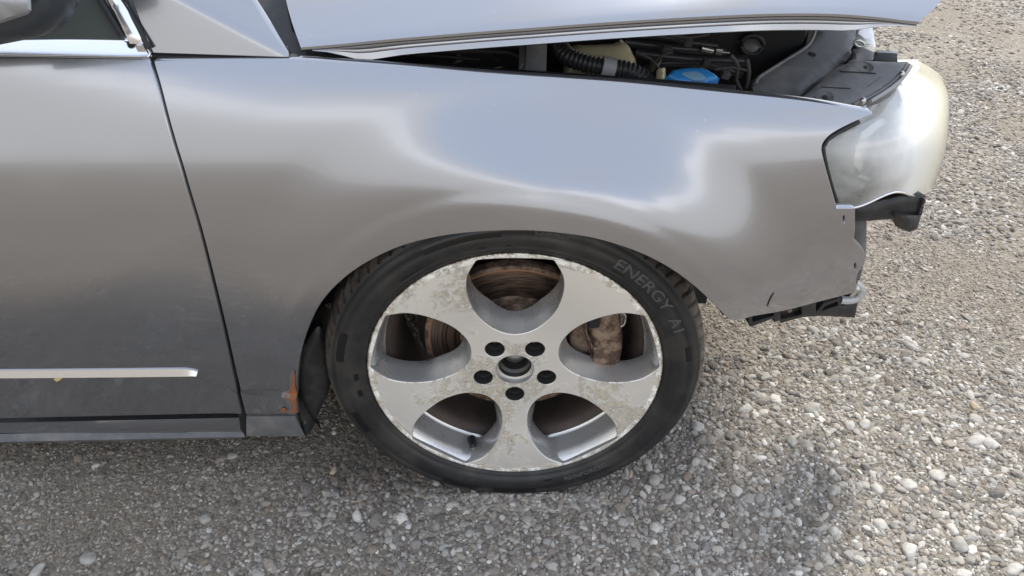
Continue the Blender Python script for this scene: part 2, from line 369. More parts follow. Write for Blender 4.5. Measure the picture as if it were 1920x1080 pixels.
def ground_mat():
    v = t.tc.outputs['Object']
    c1 = t.vor(210, out='Color', vec=v); c2 = t.vor(95, out='Color', vec=v); s1 = t.n('ShaderNodeSeparateColor'); t.put(s1.inputs[0], c1); s2 = t.n('ShaderNodeSeparateColor'); t.put(s2.inputs[0], c2)
    base = t.mix(t.noise(1.1, 5, .6, vec=v), (.19, .160, .125), (.31, .27, .215))
    fine = t.mix(s1.outputs[0], (.10, .083, .062), (.42, .365, .29)); med = t.mix(s2.outputs[1], (.14, .122, .10), (.46, .41, .34))
    col = t.mix(.55, base, fine); col = t.mix(t.mr(t.noise(2.3, 4, .6, vec=v), .42, .6, .1, .6), col, med)
    t.set('Base Color', col)
    h = t.ma('ADD', t.ma('MULTIPLY', t.vor(210, vec=v), -.5), t.ma('MULTIPLY', t.vor(95, vec=v), -1.)); t.set('Normal', t.bump(t.ma('ADD', h, t.noise(600, 3, vec=v)), .004, .9))
ground_mat()
def ground():
    xs = np.unique(np.concatenate([np.linspace(-400, -6, 14), np.linspace(-6, -1.4, 20), np.linspace(-1.4, 3.2, 150), np.linspace(3.2, 8, 20), np.linspace(8, 400, 14)]))
    ys = np.unique(np.concatenate([np.linspace(-400, -5, 14), np.linspace(-5, -.5, 20), np.linspace(-.5, 3.6, 140), np.linspace(3.6, 10, 20), np.linspace(10, 400, 14)]))
    X, Y = np.meshgrid(xs, ys); Z = gh(X, Y)*np.clip(1.5-np.hypot(X, Y)/12, 0, 1)
    n, m_ = len(xs), len(ys); V = np.stack([X.ravel(), Y.ravel(), Z.ravel()], 1)
    F = [(j*n+i, j*n+i+1, (j+1)*n+i+1, (j+1)*n+i) for j in range(m_-1) for i in range(n-1)]
    o = mesh_obj('ground', V, F, GROUND); tag(o, 'dusty pale grey and tan gravel yard under the parked car', kind='structure')
ground()
PEB = mat('pebble_stone', (.3, .3, .3), .75); t = NT(PEB)
def peb_mat():
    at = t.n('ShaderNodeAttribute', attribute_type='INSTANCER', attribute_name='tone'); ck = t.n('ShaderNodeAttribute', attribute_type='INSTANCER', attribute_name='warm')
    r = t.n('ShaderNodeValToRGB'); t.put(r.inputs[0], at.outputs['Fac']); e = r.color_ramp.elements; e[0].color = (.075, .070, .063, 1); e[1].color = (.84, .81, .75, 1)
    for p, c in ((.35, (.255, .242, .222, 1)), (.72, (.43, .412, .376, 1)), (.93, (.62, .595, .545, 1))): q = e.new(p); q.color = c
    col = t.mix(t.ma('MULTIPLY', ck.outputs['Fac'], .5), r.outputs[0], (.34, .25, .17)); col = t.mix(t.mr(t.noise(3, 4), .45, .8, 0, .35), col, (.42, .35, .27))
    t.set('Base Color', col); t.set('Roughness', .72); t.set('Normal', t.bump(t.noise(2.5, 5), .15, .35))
peb_mat()
def scatter():
    P = []; S = []; bands = [
        # x0 x1 y0 y1, n, size min, max, pow, coarse gate
        (-1.15, 1.35, -.42, .95, 52000, .0040, .0068, 1, 0), (-1.15, 1.35, -.42, .95, 44000, .0055, .0115, 1.8, .12), (-1.15, 1.35, -.42, .95, 11000, .0105, .019, 2.0, .4), (-1.1, 1.3, -.4, .9, 900, .017, .028, 2.4, .45),
        (.3, 2.6, .95, 2.3, 26000, .007, .013, 1.5, .05), (.3, 2.6, .9, 2.3, 6000, .013, .026, 2.3, .3),
        (.3, 4.6, 2.3, 5.2, 30000, .010, .020, 1.6, .1), (1.3, 3.2, -.3, .95, 9000, .008, .016, 1.5, .1), (-2.4, -1.15, -.8, .8, 8000, .008, .015, 1.5, .1), (-1.1, 2.4, -1.4, -.42, 16000, .007, .016, 1.7, .1)]
    bands.append((-.17, .17, -.035, .0, 1500, .005, .013, 1.5, 0))
    for x0, x1, y0, y1, n, a, b, pw, g in bands:
        x = rng.uniform(x0, x1, n); y = rng.uniform(y0, y1, n); c = coarse(x, y)
        keep = rng.random(n) < np.clip((c-g*.7)*2.6+.08, 0.04, 1) if g else rng.random(n) < 1
        x = x[keep]; y = y[keep]; s = a+(b-a)*rng.random(len(x))**pw
        lift = .007*np.exp(-(x/.11)**2) if n == 1500 else 0
        P.append(np.stack([x, y, gh(x, y)+lift*np.clip((y+.035)/.03, 0, 1)+s*.10*rng.uniform(-.6, 1, len(x))], 1)); S.append(s)
    P = np.vstack(P); S = np.concatenate(S); n = len(P)
    me = bpy.data.meshes.new('gravel'); me.vertices.add(n); me.vertices.foreach_set('co', P.ravel())
    rough = np.stack([rng.normal(0, .35, n), rng.normal(0, .35, n), rng.uniform(0, 6.28, n)], 1)
    scl = np.stack([S*rng.uniform(.42, .72, n), S*rng.uniform(.34, .55, n), S*rng.uniform(.2, .38, n)], 1)
    for nm, ty, ar in (('rotv', 'FLOAT_VECTOR', rough.ravel()), ('sclv', 'FLOAT_VECTOR', scl.ravel())):
        at = me.attributes.new(nm, ty, 'POINT'); at.data.foreach_set('vector', ar)
    damp_shade = np.exp(-(((P[:, 0]+.30)/.16)**2+((P[:, 1]-.09)/.09)**2))+.5*np.exp(-(((P[:, 0]-.45)/.13)**2+((P[:, 1]-.38)/.16)**2)); tone = np.clip(-.55*damp_shade+rng.beta(1.25, 1.6, n)+.12*(coarse(P[:, 0], P[:, 1])-.4), 0, 1); at = me.attributes.new('tone', 'FLOAT', 'POINT'); at.data.foreach_set('value', tone)  # damp and occlusion shade darkened into pebbles behind the wheel; second patch ahead
    warm = np.clip(rng.beta(1.2, 4, n)*1.5+.9*np.clip(.5-coarse(P[:, 0], P[:, 1]), 0, 1), 0, 1); at = me.attributes.new('warm', 'FLOAT', 'POINT'); at.data.foreach_set('value', warm)
    at = me.attributes.new('kindi', 'INT', 'POINT'); at.data.foreach_set('value', rng.integers(0, 8, n))
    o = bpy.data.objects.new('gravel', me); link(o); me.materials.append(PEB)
    tag(o, 'loose grey and tan pebbles strewn over the yard', kind='stuff')
    g = bpy.data.node_groups.new('gravel_scatter', 'GeometryNodeTree'); g.interface.new_socket('Geometry', in_out='INPUT', socket_type='NodeSocketGeometry'); g.interface.new_socket('Geometry', in_out='OUTPUT', socket_type='NodeSocketGeometry')
    gn, gl = g.nodes, g.links; gi = gn.new('NodeGroupInput'); go = gn.new('NodeGroupOutput'); inst = gn.new('GeometryNodeInstanceOnPoints'); join = gn.new('GeometryNodeJoinGeometry')
    for k in range(8):
        ic = gn.new('GeometryNodeMeshIcoSphere'); ic.inputs['Radius'].default_value = 1; ic.inputs['Subdivisions'].default_value = 3
        sp = gn.new('GeometryNodeSetPosition'); no = gn.new('ShaderNodeTexNoise'); no.noise_dimensions = '4D'; no.inputs['W'].default_value = k*3.7; no.inputs['Scale'].default_value = .55+.12*(k % 3); no.inputs['Detail'].default_value = 1.2
        vm = gn.new('ShaderNodeVectorMath'); vm.operation = 'SUBTRACT'; vm.inputs[1].default_value = (.5, .5, .5); gl.new(no.outputs['Color'], vm.inputs[0])
        vs_ = gn.new('ShaderNodeVectorMath'); vs_.operation = 'SCALE'; vs_.inputs['Scale'].default_value = 1.5 if k % 2 else 1.0; gl.new(vm.outputs[0], vs_.inputs[0])
        gl.new(vs_.outputs[0], sp.inputs['Offset']); gl.new(ic.outputs['Mesh'], sp.inputs['Geometry'])
        sm = gn.new('GeometryNodeSetMaterial'); sm.inputs['Material'].default_value = PEB; gl.new(sp.outputs[0], sm.inputs[0])
        ss = gn.new('GeometryNodeSetShadeSmooth'); gl.new(sm.outputs[0], ss.inputs[0])
        gt = gn.new('GeometryNodeGeometryToInstance'); gl.new(ss.outputs[0], gt.inputs[0]); gl.new(gt.outputs[0], join.inputs[0])
    def attr(nm, ty):
        a = gn.new('GeometryNodeInputNamedAttribute'); a.data_type = ty; a.inputs['Name'].default_value = nm; return a.outputs[0]
    gl.new(gi.outputs[0], inst.inputs['Points']); gl.new(join.outputs[0], inst.inputs['Instance']); inst.inputs['Pick Instance'].default_value = True
    gl.new(attr('kindi', 'INT'), inst.inputs['Instance Index']); gl.new(attr('rotv', 'FLOAT_VECTOR'), inst.inputs['Rotation']); gl.new(attr('sclv', 'FLOAT_VECTOR'), inst.inputs['Scale'])
    gl.new(inst.outputs[0], go.inputs[0]); md = o.modifiers.new('scatter', 'NODES'); md.node_group = g
scatter()

# ------------------------------------------------------------------ car body surface: y = S(x, z)
ZP = np.array([.05, .16, .25, .35, .45, .55, .62, .68, .72, .78, .83, .87, .90, .93, .97])
YP = np.array([.035, .020, .004, -.014, -.026, -.033, -.032, -.025, -.0165, .002, .0225, .044, .066, .096, .15])
def hermite(x, X, Y):
    h = np.diff(X); dl = np.diff(Y)/h; m = np.zeros_like(Y); m[1:-1] = (dl[:-1]*h[1:]+dl[1:]*h[:-1])/(h[:-1]+h[1:]); m[0] = dl[0]; m[-1] = dl[-1]
    x = np.clip(x, X[0], X[-1]); i = np.clip(np.searchsorted(X, x)-1, 0, len(X)-2); t_ = (x-X[i])/h[i]
    return (2*t_**3-3*t_**2+1)*Y[i]+(t_**3-2*t_**2+t_)*h[i]*m[i]+(-2*t_**3+3*t_**2)*Y[i+1]+(t_**3-t_**2)*h[i]*m[i+1]
def sstep(a, b, v): q = np.clip((v-a)/(b-a), 0, 1); return q*q*q*(q*(6*q-15)+10)
ARC = (0.0, .285)
def S(x, z):
    x = np.asarray(x, float); z = np.asarray(z, float)
    dr = .075*np.clip(x+.1, 0, None)**1.25
    y = hermite(z+dr, ZP, YP)
    y = y+.42*np.clip(x-.12, 0, None)**2.0+5.5*np.clip(x-.02, 0, .6)*np.clip(z+dr-.73, 0, None)**2
    dx, dz = x-ARC[0], z-ARC[1]; r = np.hypot(dx, dz); a = np.arctan2(dz, dx)
    amp = .034*(1-.80*sstep(1.25, 2.15, a))*(1-.5*sstep(.75, .2, a))
    y = y-amp*(1-sstep(.37, .53, r))-.0016*(1-sstep(.380, .408, r))
    return y
def hitS(px, py, off=0., F=S):
    d = ray(px, py); t0 = .4
    def f(t_): p = CAM+d*t_; return p[1]-(float(F(p[0], p[2]))+off)
    a = t0; fa = f(a); tt = a
    while tt < 2.5:
        tt += .01; fb = f(tt)
        if fb > 0: break
    lo, hi = tt-.01, tt
    for _ in range(30):
        m_ = (lo+hi)/2
        if f(m_) > 0: hi = m_
        else: lo = m_
    return CAM+d*hi
def panel(name, px, m, parent, corners, off=0., step=.009, depth=.014, F=S, holes=(), bev=.0015):
    lp = cr([hitS(a, b, off, F)[[0, 2]] for a, b in px], step*.7, True, corners); loops = [lp]
    for h in holes: loops.append(cr([hitS(a, b, off, F)[[0, 2]] for a, b in h], .003, True))
    rv, rf = cdt(loops, step); e = 1e-4
    def pos(q): return np.stack([q[:, 0], F(q[:, 0], q[:, 1])+off, q[:, 1]], 1)
    V = pos(rv); nx = (F(rv[:, 0]+e, rv[:, 1])-F(rv[:, 0]-e, rv[:, 1]))/(2*e); nz = (F(rv[:, 0], rv[:, 1]+e)-F(rv[:, 0], rv[:, 1]-e))/(2*e)
    Nn = np.stack([nx, -np.ones_like(nx), nz], 1); Nn /= np.linalg.norm(Nn, axis=1)[:, None]
    # faces must face -y
    a, b, c = V[rf[0][0]], V[rf[0][1]], V[rf[0][2]]
    if np.cross(b-a, c-a)[1] > 0: rf = [f[::-1] for f in rf]
    bd = boundary(rf); V = list(V); NN = list(Nn); idx = {}; F_ = [tuple(f) for f in rf]
    adj = {}
    for a_, b_ in bd: adj.setdefault(a_, []).append(b_-0); adj.setdefault(b_, []).append(a_)
    outn = {}
    for a_, b_ in bd:
        tdir = rv[b_]-rv[a_]; nn = np.array([tdir[1], -tdir[0]]); nn = nn/(np.linalg.norm(nn)+1e-9)
        mid = (rv[a_]+rv[b_])/2
        for q in (a_, b_): outn[q] = outn.get(q, np.zeros(2))+nn
    tst = inside(np.array([(rv[a_]+rv[b_])/2+outn[a_]/np.linalg.norm(outn[a_])*1e-4 for a_, b_ in bd[:40]]), loops).mean()
    sg = -1 if tst > .5 else 1
    for q, nn in outn.items():
        nn = sg*nn/(np.linalg.norm(nn)+1e-9); base = V[q]; nrm = NN[q]
        o3 = np.array([nn[0], 0, nn[1]])
        V.append(base.copy()); NN.append(nrm); i0 = len(V)-1
        V.append(base+o3*bev+np.array([0, bev, 0])); NN.append(o3*.8+nrm*.6); i1 = len(V)-1
        V.append(base+o3*bev*1.1+np.array([0, depth, 0])); NN.append(o3); i2 = len(V)-1
        V.append(base-o3*.008+np.array([0, depth+.001, 0])); NN.append(-nrm); i3 = len(V)-1
        idx[q] = (i0, i1, i2, i3)
    for a_, b_ in bd:
        for k in range(3): F_.append((b_ if k == 0 else idx[b_][k], a_ if k == 0 else idx[a_][k], idx[a_][k+1], idx[b_][k+1]))
    NN = [q/(np.linalg.norm(q)+1e-9) for q in NN]
    return mesh_obj(name, V, F_, m, parent, normals=NN)

car = empty('parked_car'); tag(car, 'silver grey car with its bonnet ajar, front bumper missing and scuffed alloy wheel', 'car')

seam = [(284, 110), (297, 160), (313, 222), (326, 268), (346, 334), (377, 440), (407, 560), (432, 670), (455, 776)]
def shift(P, dx): return [(a+dx, b) for a, b in P]
# door
door = panel('front_door', [(-260, 104), (276, 112)] + shift(seam[1:], -4) + [(-260, 790)], PAINT, car, {0, 1, 9, 10})
# fender
ftop = [(296, 114), (545, 114), (640, 119), (760, 127), (900, 139), (1050, 149), (1210, 161), (1400, 180), (1520, 193), (1600, 206), (1636, 213)]
fright = [(1600, 228), (1565, 246), (1546, 262), (1539, 280), (1545, 310), (1556, 350), (1568, 392), (1602, 392), (1601, 440), (1598, 450), (1621, 476), (1618, 498), (1606, 515), (1603, 548)]
fbot = [(1500, 575), (1420, 591), (1376, 600), (1362, 592)]
farch = [(1340, 570), (1305, 537), (1262, 505), (1210, 477), (1150, 455), (1090, 441), (1020, 433), (960, 431), (890, 434), (820, 443), (750, 461), (690, 489), (640, 524), (600, 568), (575, 620), (560, 675), (556, 730), (558, 774)]
fl = [(462, 776), (438, 668), (413, 560), (383, 440), (352, 334), (332, 268), (319, 222), (303, 160), (290, 116)]
fo = ftop+fright+fbot+farch+fl
cs = {0, 10, len(ftop)+6, len(ftop)+7, len(ftop)+9, len(ftop)+13, len(fo)-len(fl)-1, len(fo)-len(fl), len(fo)-1}
def circ(cx, cy, rx, ry, n=14, rot=0): return [(cx+rx*math.cos(2*PI*k/n)*math.cos(rot)-ry*math.sin(2*PI*k/n)*math.sin(rot), cy+rx*math.cos(2*PI*k/n)*math.sin(rot)+ry*math.sin(2*PI*k/n)*math.cos(rot)) for k in range(n)]
fender = panel('front_wing', fo, PAINT, car, cs, step=.006, holes=[circ(1583, 411, 4, 9), circ(1604, 500, 4, 8)])

# ------------------------------------------------------------------ upper body: pillar foot, window, trims
def S2(x, z):
    y0 = S(x, np.minimum(z, .836)); dz = np.clip(z-.836, 0, None)
    crease = np.clip((x+.34)+1.9*(z-.855), 0, None)
    return y0+.27*dz+.20*crease*sstep(.0, .10, crease)
pil = panel('windscreen_pillar', [(226, -60), (264, 40), (288, 98), (540, 106), (470, 0), (430, -60)], PAINT, car, {0, 2, 3, 5}, F=S2, off=.004, step=.0045)
# black gaps behind the seams
def strip(name, P, wd, m, parent, off=.012, F=S, tk=.006, rg=.5):
    Q = cr(P, 12, False); A = []
    for i in range(len(Q)):
        tt = Q[min(i+1, len(Q)-1)]-Q[max(i-1, 0)]; tt = tt/np.linalg.norm(tt); nn = np.array([-tt[1], tt[0]])
        ww = wd(i/(len(Q)-1)) if callable(wd) else wd
        A.append((hitS(*(Q[i]-nn*ww/2), off, F), hitS(*(Q[i]+nn*ww/2), off, F)))
    V = []
    for a, b in A:
        mid = a*.34+b*.66 if rg > .6 else (a+b)/2; V += [a+[0, tk, 0], a, mid-[0, tk*rg, 0], b, b+[0, tk, 0]]
    F_ = [(5*i+k, 5*i+k+1, 5*i+k+6, 5*i+k+5) for i in range(len(A)-1) for k in range(4)]
    F_ += [(0, 4, 3, 2, 1), tuple(5*(len(A)-1)+k for k in range(5))]
    o = mesh_obj(name, V, F_, m, parent); return autosmooth(o, 50)
strip('door_gap_seal', [(278, 96)]+seam+[(460, 822)], 16, SEAL, car, off=.016)
strip('wing_top_seal', [(286, 105), (420, 108), (560, 112)], 16, SEAL, car, off=.010, F=S2)
# belt moulding, window frame, glass
belt = panel('belt_moulding', [(-260, 76), (-40, 80), (120, 78), (250, 80), (268, 82), (277, 103), (276, 106), (120, 103), (-260, 99)], CHROME, car, {0, 3, 5, 6, 8}, off=-.006, F=lambda x, z: S(x, np.minimum(z, .842))+np.clip(z-.842, 0, None)*1.05+np.clip(z-.868, 0, None)**2*12, step=.004, bev=.002)
glass_n = np.array([0, -1, .42])
gp = onY(100, 60, .035)
pillow('window_glass', [(-260, -120), (150, -120), (188, -20), (215, 40), (238, 84), (-260, 88)], gp+[0, .012, 0], glass_n, GLASSD, car, edge=.003, h=.0, t=.004, step=.02)
tube('window_seal', [onPlane(a, b, gp, glass_n) for a, b in [(150, -80), (180, -16), (209, 34), (231, 70)]], .005, SEAL, car)
pillow('pillar_moulding', [(170, -80), (186, -30), (205, 5), (222, 38), (243, 82), (270, 82), (256, 52), (238, 18), (215, -20), (198, -80)], gp-[0, .004, 0], glass_n, SATIN, car, edge=.006, h=.004, t=.01, step=.006, corners={0, 4, 5, 9})
tube('pillar_seal', [onPlane(a, b, gp, glass_n) for a, b in [(204, -60), (225, 0), (252, 40), (278, 91)]], .0042, SEAL, car)
# side trim strip on the lower door
strip('door_trim_strip', [(-260, 702), (0, 702.5), (200, 701), (340, 699.5), (362, 699.5), (370, 700.5)], lambda u: 14 if u < .955 else 14-8*(u-.955)/.045, SATIN, door, off=-.002, tk=.005, rg=1.15)
# mirror
MCAP = mat('light_silver_mirror_paint', (.30, .31, .325), .25, .4, Coat_Weight=.6)
MFOOT = mat('slate_plastic', (.04, .05, .06), .35)
mirror = empty('door_mirror', (0, 0, 0), car)
pillow('mirror_foot', [(-260, -60), (60, -40), (128, -40), (124, 8), (112, 32), (95, 52), (70, 68), (20, 80), (-60, 92), (-260, 104)], onY(60, 40, -.045), (0, -1, .2), MFOOT, mirror, edge=.04, h=.03, t=.03, step=.01, corners={0, 9})
pillow('mirror_shell', [(-260, -80), (46, -80), (52, 16), (46, 23), (18, 32), (-20, 44), (-80, 56), (-260, 80)], onY(40, 20, -.112), (0, -1, .75), MCAP, mirror, edge=.03, h=.016, t=.006, step=.01, corners={0, 1, 7})
# sill
pillow('sill_skirt', [(-260, 795), (0, 793), (457, 783), (457, 812), (455, 812), (200, 818), (-260, 826)], hitS(200, 805, .016), (0, -1, .0), PLASTIC if False else PAINT, car, edge=.004, h=.003, t=.10, step=.02)
pillow('sill_lip', [(-260, 818), (455, 806), (459, 819), (-260, 834)], hitS(200, 822, .004), (0, -.6, .8), GREYP, car, edge=.003, h=.002, t=.03, step=.02)
pillow('sill_end', [(462, 781), (553, 780), (572, 818), (462, 818)], hitS(510, 800, .004), (0, -1, -.15), GREYP, car, edge=.004, h=.003, t=.05, step=.01)
# ------------------------------------------------------------------ rust, liner
def patch_on(name, P, m, parent, off, F=S, step=.003):
    lp = cr([hitS(a, b, off, F)[[0, 2]] for a, b in P], step, True); rv, rf = cdt([lp], step); V = np.stack([rv[:, 0], F(rv[:, 0], rv[:, 1])+off, rv[:, 1]], 1)
    V = V-np.stack([0*rv[:, 0], .0012*np.clip(bdist(rv, [lp])/.003, 0, 1), 0*rv[:, 0]], 1)
    a, b, c = V[rf[0][0]], V[rf[0][1]], V[rf[0][2]]
    if np.cross(b-a, c-a)[1] > 0: rf = [f[::-1] for f in rf]
    return mesh_obj(name, V, [tuple(f) for f in rf], m, parent)
BUB = mat('blistered_paint', (.17, .145, .13), .6, .2)
rr_ = random.Random(4)
def ragged(P, j): return [(a+rr_.uniform(-j, j), b+rr_.uniform(-j, j)) for a, b in P]
patch_on('blistered_paint', ragged([(549, 695), (543, 706), (544, 718), (540, 729), (531, 735), (527, 744), (534, 750), (540, 757), (541, 768), (536, 775), (556, 775), (555, 750), (553, 725), (554, 700)], 1.2), BUB, fender, .0004, step=.002)
patch_on('rust_patch', ragged([(552, 699), (548, 708), (549, 716), (546, 724), (545, 731), (538, 737), (535, 744), (541, 748), (546, 754), (549, 763), (546, 771), (556, 773), (555, 750), (553, 725), (554, 708)], 1.0), RUST, fender, -.0022, step=.002)
patch_on('rust_patch', ragged([(527, 768), (533, 764), (538, 769), (533, 774), (527, 773)], .8), RUST, fender, -.0012, step=.002)
patch_on('scratch', [(1452, 549), (1446, 560), (1440, 574), (1438, 574), (1443, 560), (1450, 549)], SEAL, fender, -.0006, step=.002)
# wheel-house liner: a curved shell of radius .39 plus the flap seen behind the arch
def liner():
    V = []; F = []; n = 60; prof = [(.362, -.028), (.372, .0), (.385, .03), (.39, .12), (.39, .30)]
    for k in range(n+1):
        a = math.radians(30+168*k/n)
        for r, y in prof:
            x = ARC[0]+r*math.cos(a); z = ARC[1]+r*math.sin(a)
            if y < .02: y = float(S(ARC[0]+.366*math.cos(a), ARC[1]+.366*math.sin(a)))+(.012 if y < 0 else .035)
            V.append((x, y, z))
    m_ = len(prof); F = [(k*m_+i, k*m_+i+1, (k+1)*m_+i+1, (k+1)*m_+i) for k in range(n) for i in range(m_-1)]
    mesh_obj('wheel_arch_liner', V, F, PLASTIC, car)
liner()
fl_ = pillow('liner_flap', [(560, 680), (575, 640), (600, 612), (618, 660), (620, 720), (600, 770), (588, 800), (575, 818), (566, 790), (557, 750)], onY(580, 740, .02), (.35, -1, 0), PLASTIC, car, edge=.012, h=.006, t=.02, step=.008, corners={7})
tube('liner_slot_rim', [onPlane(a, b, onY(580, 780, .015), (.35, -1, 0)) for a, b in circ(578, 780, 6, 19, 12, .1)], .0018, GREYP, fl_, closed=True, step=.004)
# engine-side inner walls and cabin so that the car casts its own shade
box('inner_wheelhouse', (0, .33, .52), (.95, .02, .55), DARK, car, bev=0)
def hull():
    # lofted shell: cross sections (x, half width factor, roof z, waist z); near side kept inside the outer panels
    secs = [(-3.7, .70, .80, .78, .35), (-3.5, .80, 1.0, .95, .3), (-2.7, .85, 1.38, .92, .2), (-1.9, .86, 1.44, .90, .2), (-1.3, .86, 1.40, .88, .2), (-.86, .86, 1.18, .87, .2), (-.47, .86, .885, .84, .2)]
    V = []; F = []
    for x, hw, rz, wz, bz in secs:
        c = .90; gl_ = .22*(rz-wz)/.55
        ring = [(c-hw+.06, bz), (c-hw, .45), (c-hw, wz-.06), (c-hw+.045, wz), (c-hw+.05+gl_, (wz+rz)/2+.06), (c-hw+.16+gl_, rz-.02), (c, rz)]
        ring = ring+[(2*c-y, z) for y, z in ring[::-1][1:]]
        V += [(x, y, z) for y, z in ring]
    m_ = 13
    for i in range(len(secs)-1):
        for k in range(m_-1): F.append((i*m_+k, i*m_+k+1, (i+1)*m_+k+1, (i+1)*m_+k))
        F.append((i*m_+m_-1, i*m_, (i+1)*m_, (i+1)*m_+m_-1))
    F += [tuple(range(m_)), tuple((len(secs)-1)*m_+k for k in range(m_))[::-1]]
    o = mesh_obj('cabin_shell', V, F, [PAINT], car); autosmooth(o, 30)
hull()
box('underbody', (-.05, .98, .24), (.9, 1.3, .06), DARK, car, bev=0)
box('far_wing', (.02, 1.74, .52), (.98, .04, .56), PAINT, car, bev=.02)
box('engine_block', (.02, .98, .48), (.85, .9, .4), DARK, car, bev=.03)
box('bulkhead', (-.44, .92, .56), (.03, 1.55, .55), DARK, car, bev=0)

# ------------------------------------------------------------------ bonnet
def fend_y(px): # wing edge under that pixel column
    P = np.array(ftop, float); return hitS(px, np.interp(px, P[:, 0], P[:, 1]))[1]
he_px = [(564, 89), (640, 82.5), (727, 74), (893, 60), (1000, 52), (1093, 45), (1230, 36), (1360, 29), (1460, 25.5), (1560, 26), (1640, 31.5), (1690, 37.5), (1724, 41)]
def hood():
    E = []
    for i, (a, b) in enumerate(he_px):
        y = fend_y(min(a, 1600))+.016+.02*(i/12)**2
        E.append(onY(a, b, y))
    E = cr(E, .02, False); n = len(E)
    V = []; F = []; vv = [0, .004, .010, .02, .035, .055, .08, .12, .17, .25, .35, .5, .65, .80]
    prof = [(0, 0), (.0, -.004), (.003, -.007), (.010, -.0075), (.0105, -.011), (.006, -.0125), (.0052, -.015), (.0095, -.016), (.0095, -.018), (.0062, -.0185), (.0028, -.0278), (.004, -.0295), (.03, -.028)]
    rows = []
    for i, p in enumerate(E):
        u = i/(n-1)
        bx = -.75*max(0, 1-u*6)+1.0*max(0, (u-.86)/.14)
        row = []
        for d in vv:
            xo = (bx*.4 if bx < 0 else 0)*(1-math.exp(-d*6))*.28+max(bx, 0)*.075*(1-math.exp(-d*14))+(.10*max(0, (u-.8)/.2) - .0)*(1-math.exp(-d*3))
            zo = .12*math.tanh(d/.22)+.02*d+.0022*(1-math.exp(-d*300))
            zo -= .05*max(0, (u-.9)/.1)*(1-math.exp(-d*2))
            row.append(np.array([p[0]+xo, p[1]+d, p[2]+zo]))
        rows.append(row)
    m_ = len(vv)
    for r in rows: V += r
    mirror_i = len(V)
    cy = .92
    for r in rows: V += [np.array([q[0], 2*cy-q[1]+.0, q[2]]) for q in r]
    F += [(i*m_+k, (i+1)*m_+k, (i+1)*m_+k+1, i*m_+k+1) for i in range(n-1) for k in range(m_-1)]
    F += [(mirror_i+i*m_+k+1, mirror_i+(i+1)*m_+k+1, mirror_i+(i+1)*m_+k, mirror_i+i*m_+k) for i in range(n-1) for k in range(m_-1)]
    F += [(i*m_+m_-1, (i+1)*m_+m_-1, mirror_i+(i+1)*m_+m_-1, mirror_i+i*m_+m_-1) for i in range(n-1)]
    o = mesh_obj('bonnet', V, F, PAINT, car)
    # hem and inner flange
    V = []; F = []; q_ = len(prof)
    for i, p in enumerate(E):
        u = i/(n-1); s = .74*sstep(0, .13, u)*(1-.85*sstep(.86, 1, u)); bump_ = 1+.22*math.exp(-((u-.10)/.04)**2)
        for k, (a, b) in enumerate(prof):
            if k < 3: V.append(p+[0, a, b*.8])
            else: V.append(p+[0, .003+(a-.003)*max(s, .1), -.0056+(b+.0056)*s*bump_])
    F = [(i*q_+k, i*q_+k+1, (i+1)*q_+k+1, (i+1)*q_+k) for i in range(n-1) for k in range(q_-1)]
    fl = mesh_obj('inner_flange', V, F, PAINT, o); autosmooth(fl, 28)
    # underside skin (dark) so the bonnet has thickness
    V = [np.array(v)-[.012 if i//m_ > n-6 else 0, 0 if (i % m_) > 4 else -.03, .03 if i//m_ < n-6 else .012] for i, v in enumerate([q for r in rows for q in r])]
    k0 = len(V); V += [np.array([v[0], 2*cy-v[1], v[2]]) for v in V]
    F = [(i*m_+k+1, (i+1)*m_+k+1, (i+1)*m_+k, i*m_+k) for i in range(n-1) for k in range(m_-1)]
    F += [(k0+i*m_+k, k0+(i+1)*m_+k, k0+(i+1)*m_+k+1, k0+i*m_+k+1) for i in range(n-1) for k in range(m_-1)]
    F += [(k0+i*m_+m_-1, k0+(i+1)*m_+m_-1, (i+1)*m_+m_-1, i*m_+m_-1) for i in range(n-1)]
    mesh_obj('underside_panel', V, F, DARK, o)
    return o
bonnet = hood()
# scuttle panel: black plastic between pillar foot and bonnet
pillow('scuttle_panel', [(430, -60), (475, 0), (545, 112), (620, 118), (700, 100), (600, 60), (540, -60)], onY(545, 100, .10), (0, -.5, 1), PLASTIC, car, edge=.01, h=.002, t=.03, step=.02)

# ------------------------------------------------------------------ wheel
WC = np.array([0, 0, .315]); wheel = empty('front_wheel', WC, car)
def yf(r): return np.where(r > .226, 0, np.where(r > .08, .013*(1-sstep(.06, .24, r)), .013*(1-sstep(.06, .24, np.maximum(r, .03)))))
half = [(.0, .0765), (.024, .0825), (.044, .0975), (.062, .123), (.0715, .150), (.0755, .178), (.073, .203), (.0615, .2265), (.056, .2325), (.03, .2352), (0, .236)]
hole = half+[(-a, b) for a, b in half[::-1][1:-1]]
def rotp(P, ang): c, s = math.cos(ang), math.sin(ang); P = np.asarray(P); return np.stack([P[:, 0]*c-P[:, 1]*s, P[:, 0]*s+P[:, 1]*c], 1)
def circle(r, n, c=(0, 0)): return np.array([(c[0]+r*math.cos(2*PI*k/n), c[1]+r*math.sin(2*PI*k/n)) for k in range(n)])
hl0 = cr(hole, .0035, True)
holes5 = [rotp(hl0, 2*PI*k/5) for k in range(5)]
lugc = [(.056*math.cos(-PI/2+2*PI*k/5), .056*math.sin(-PI/2+2*PI*k/5)) for k in range(5)]
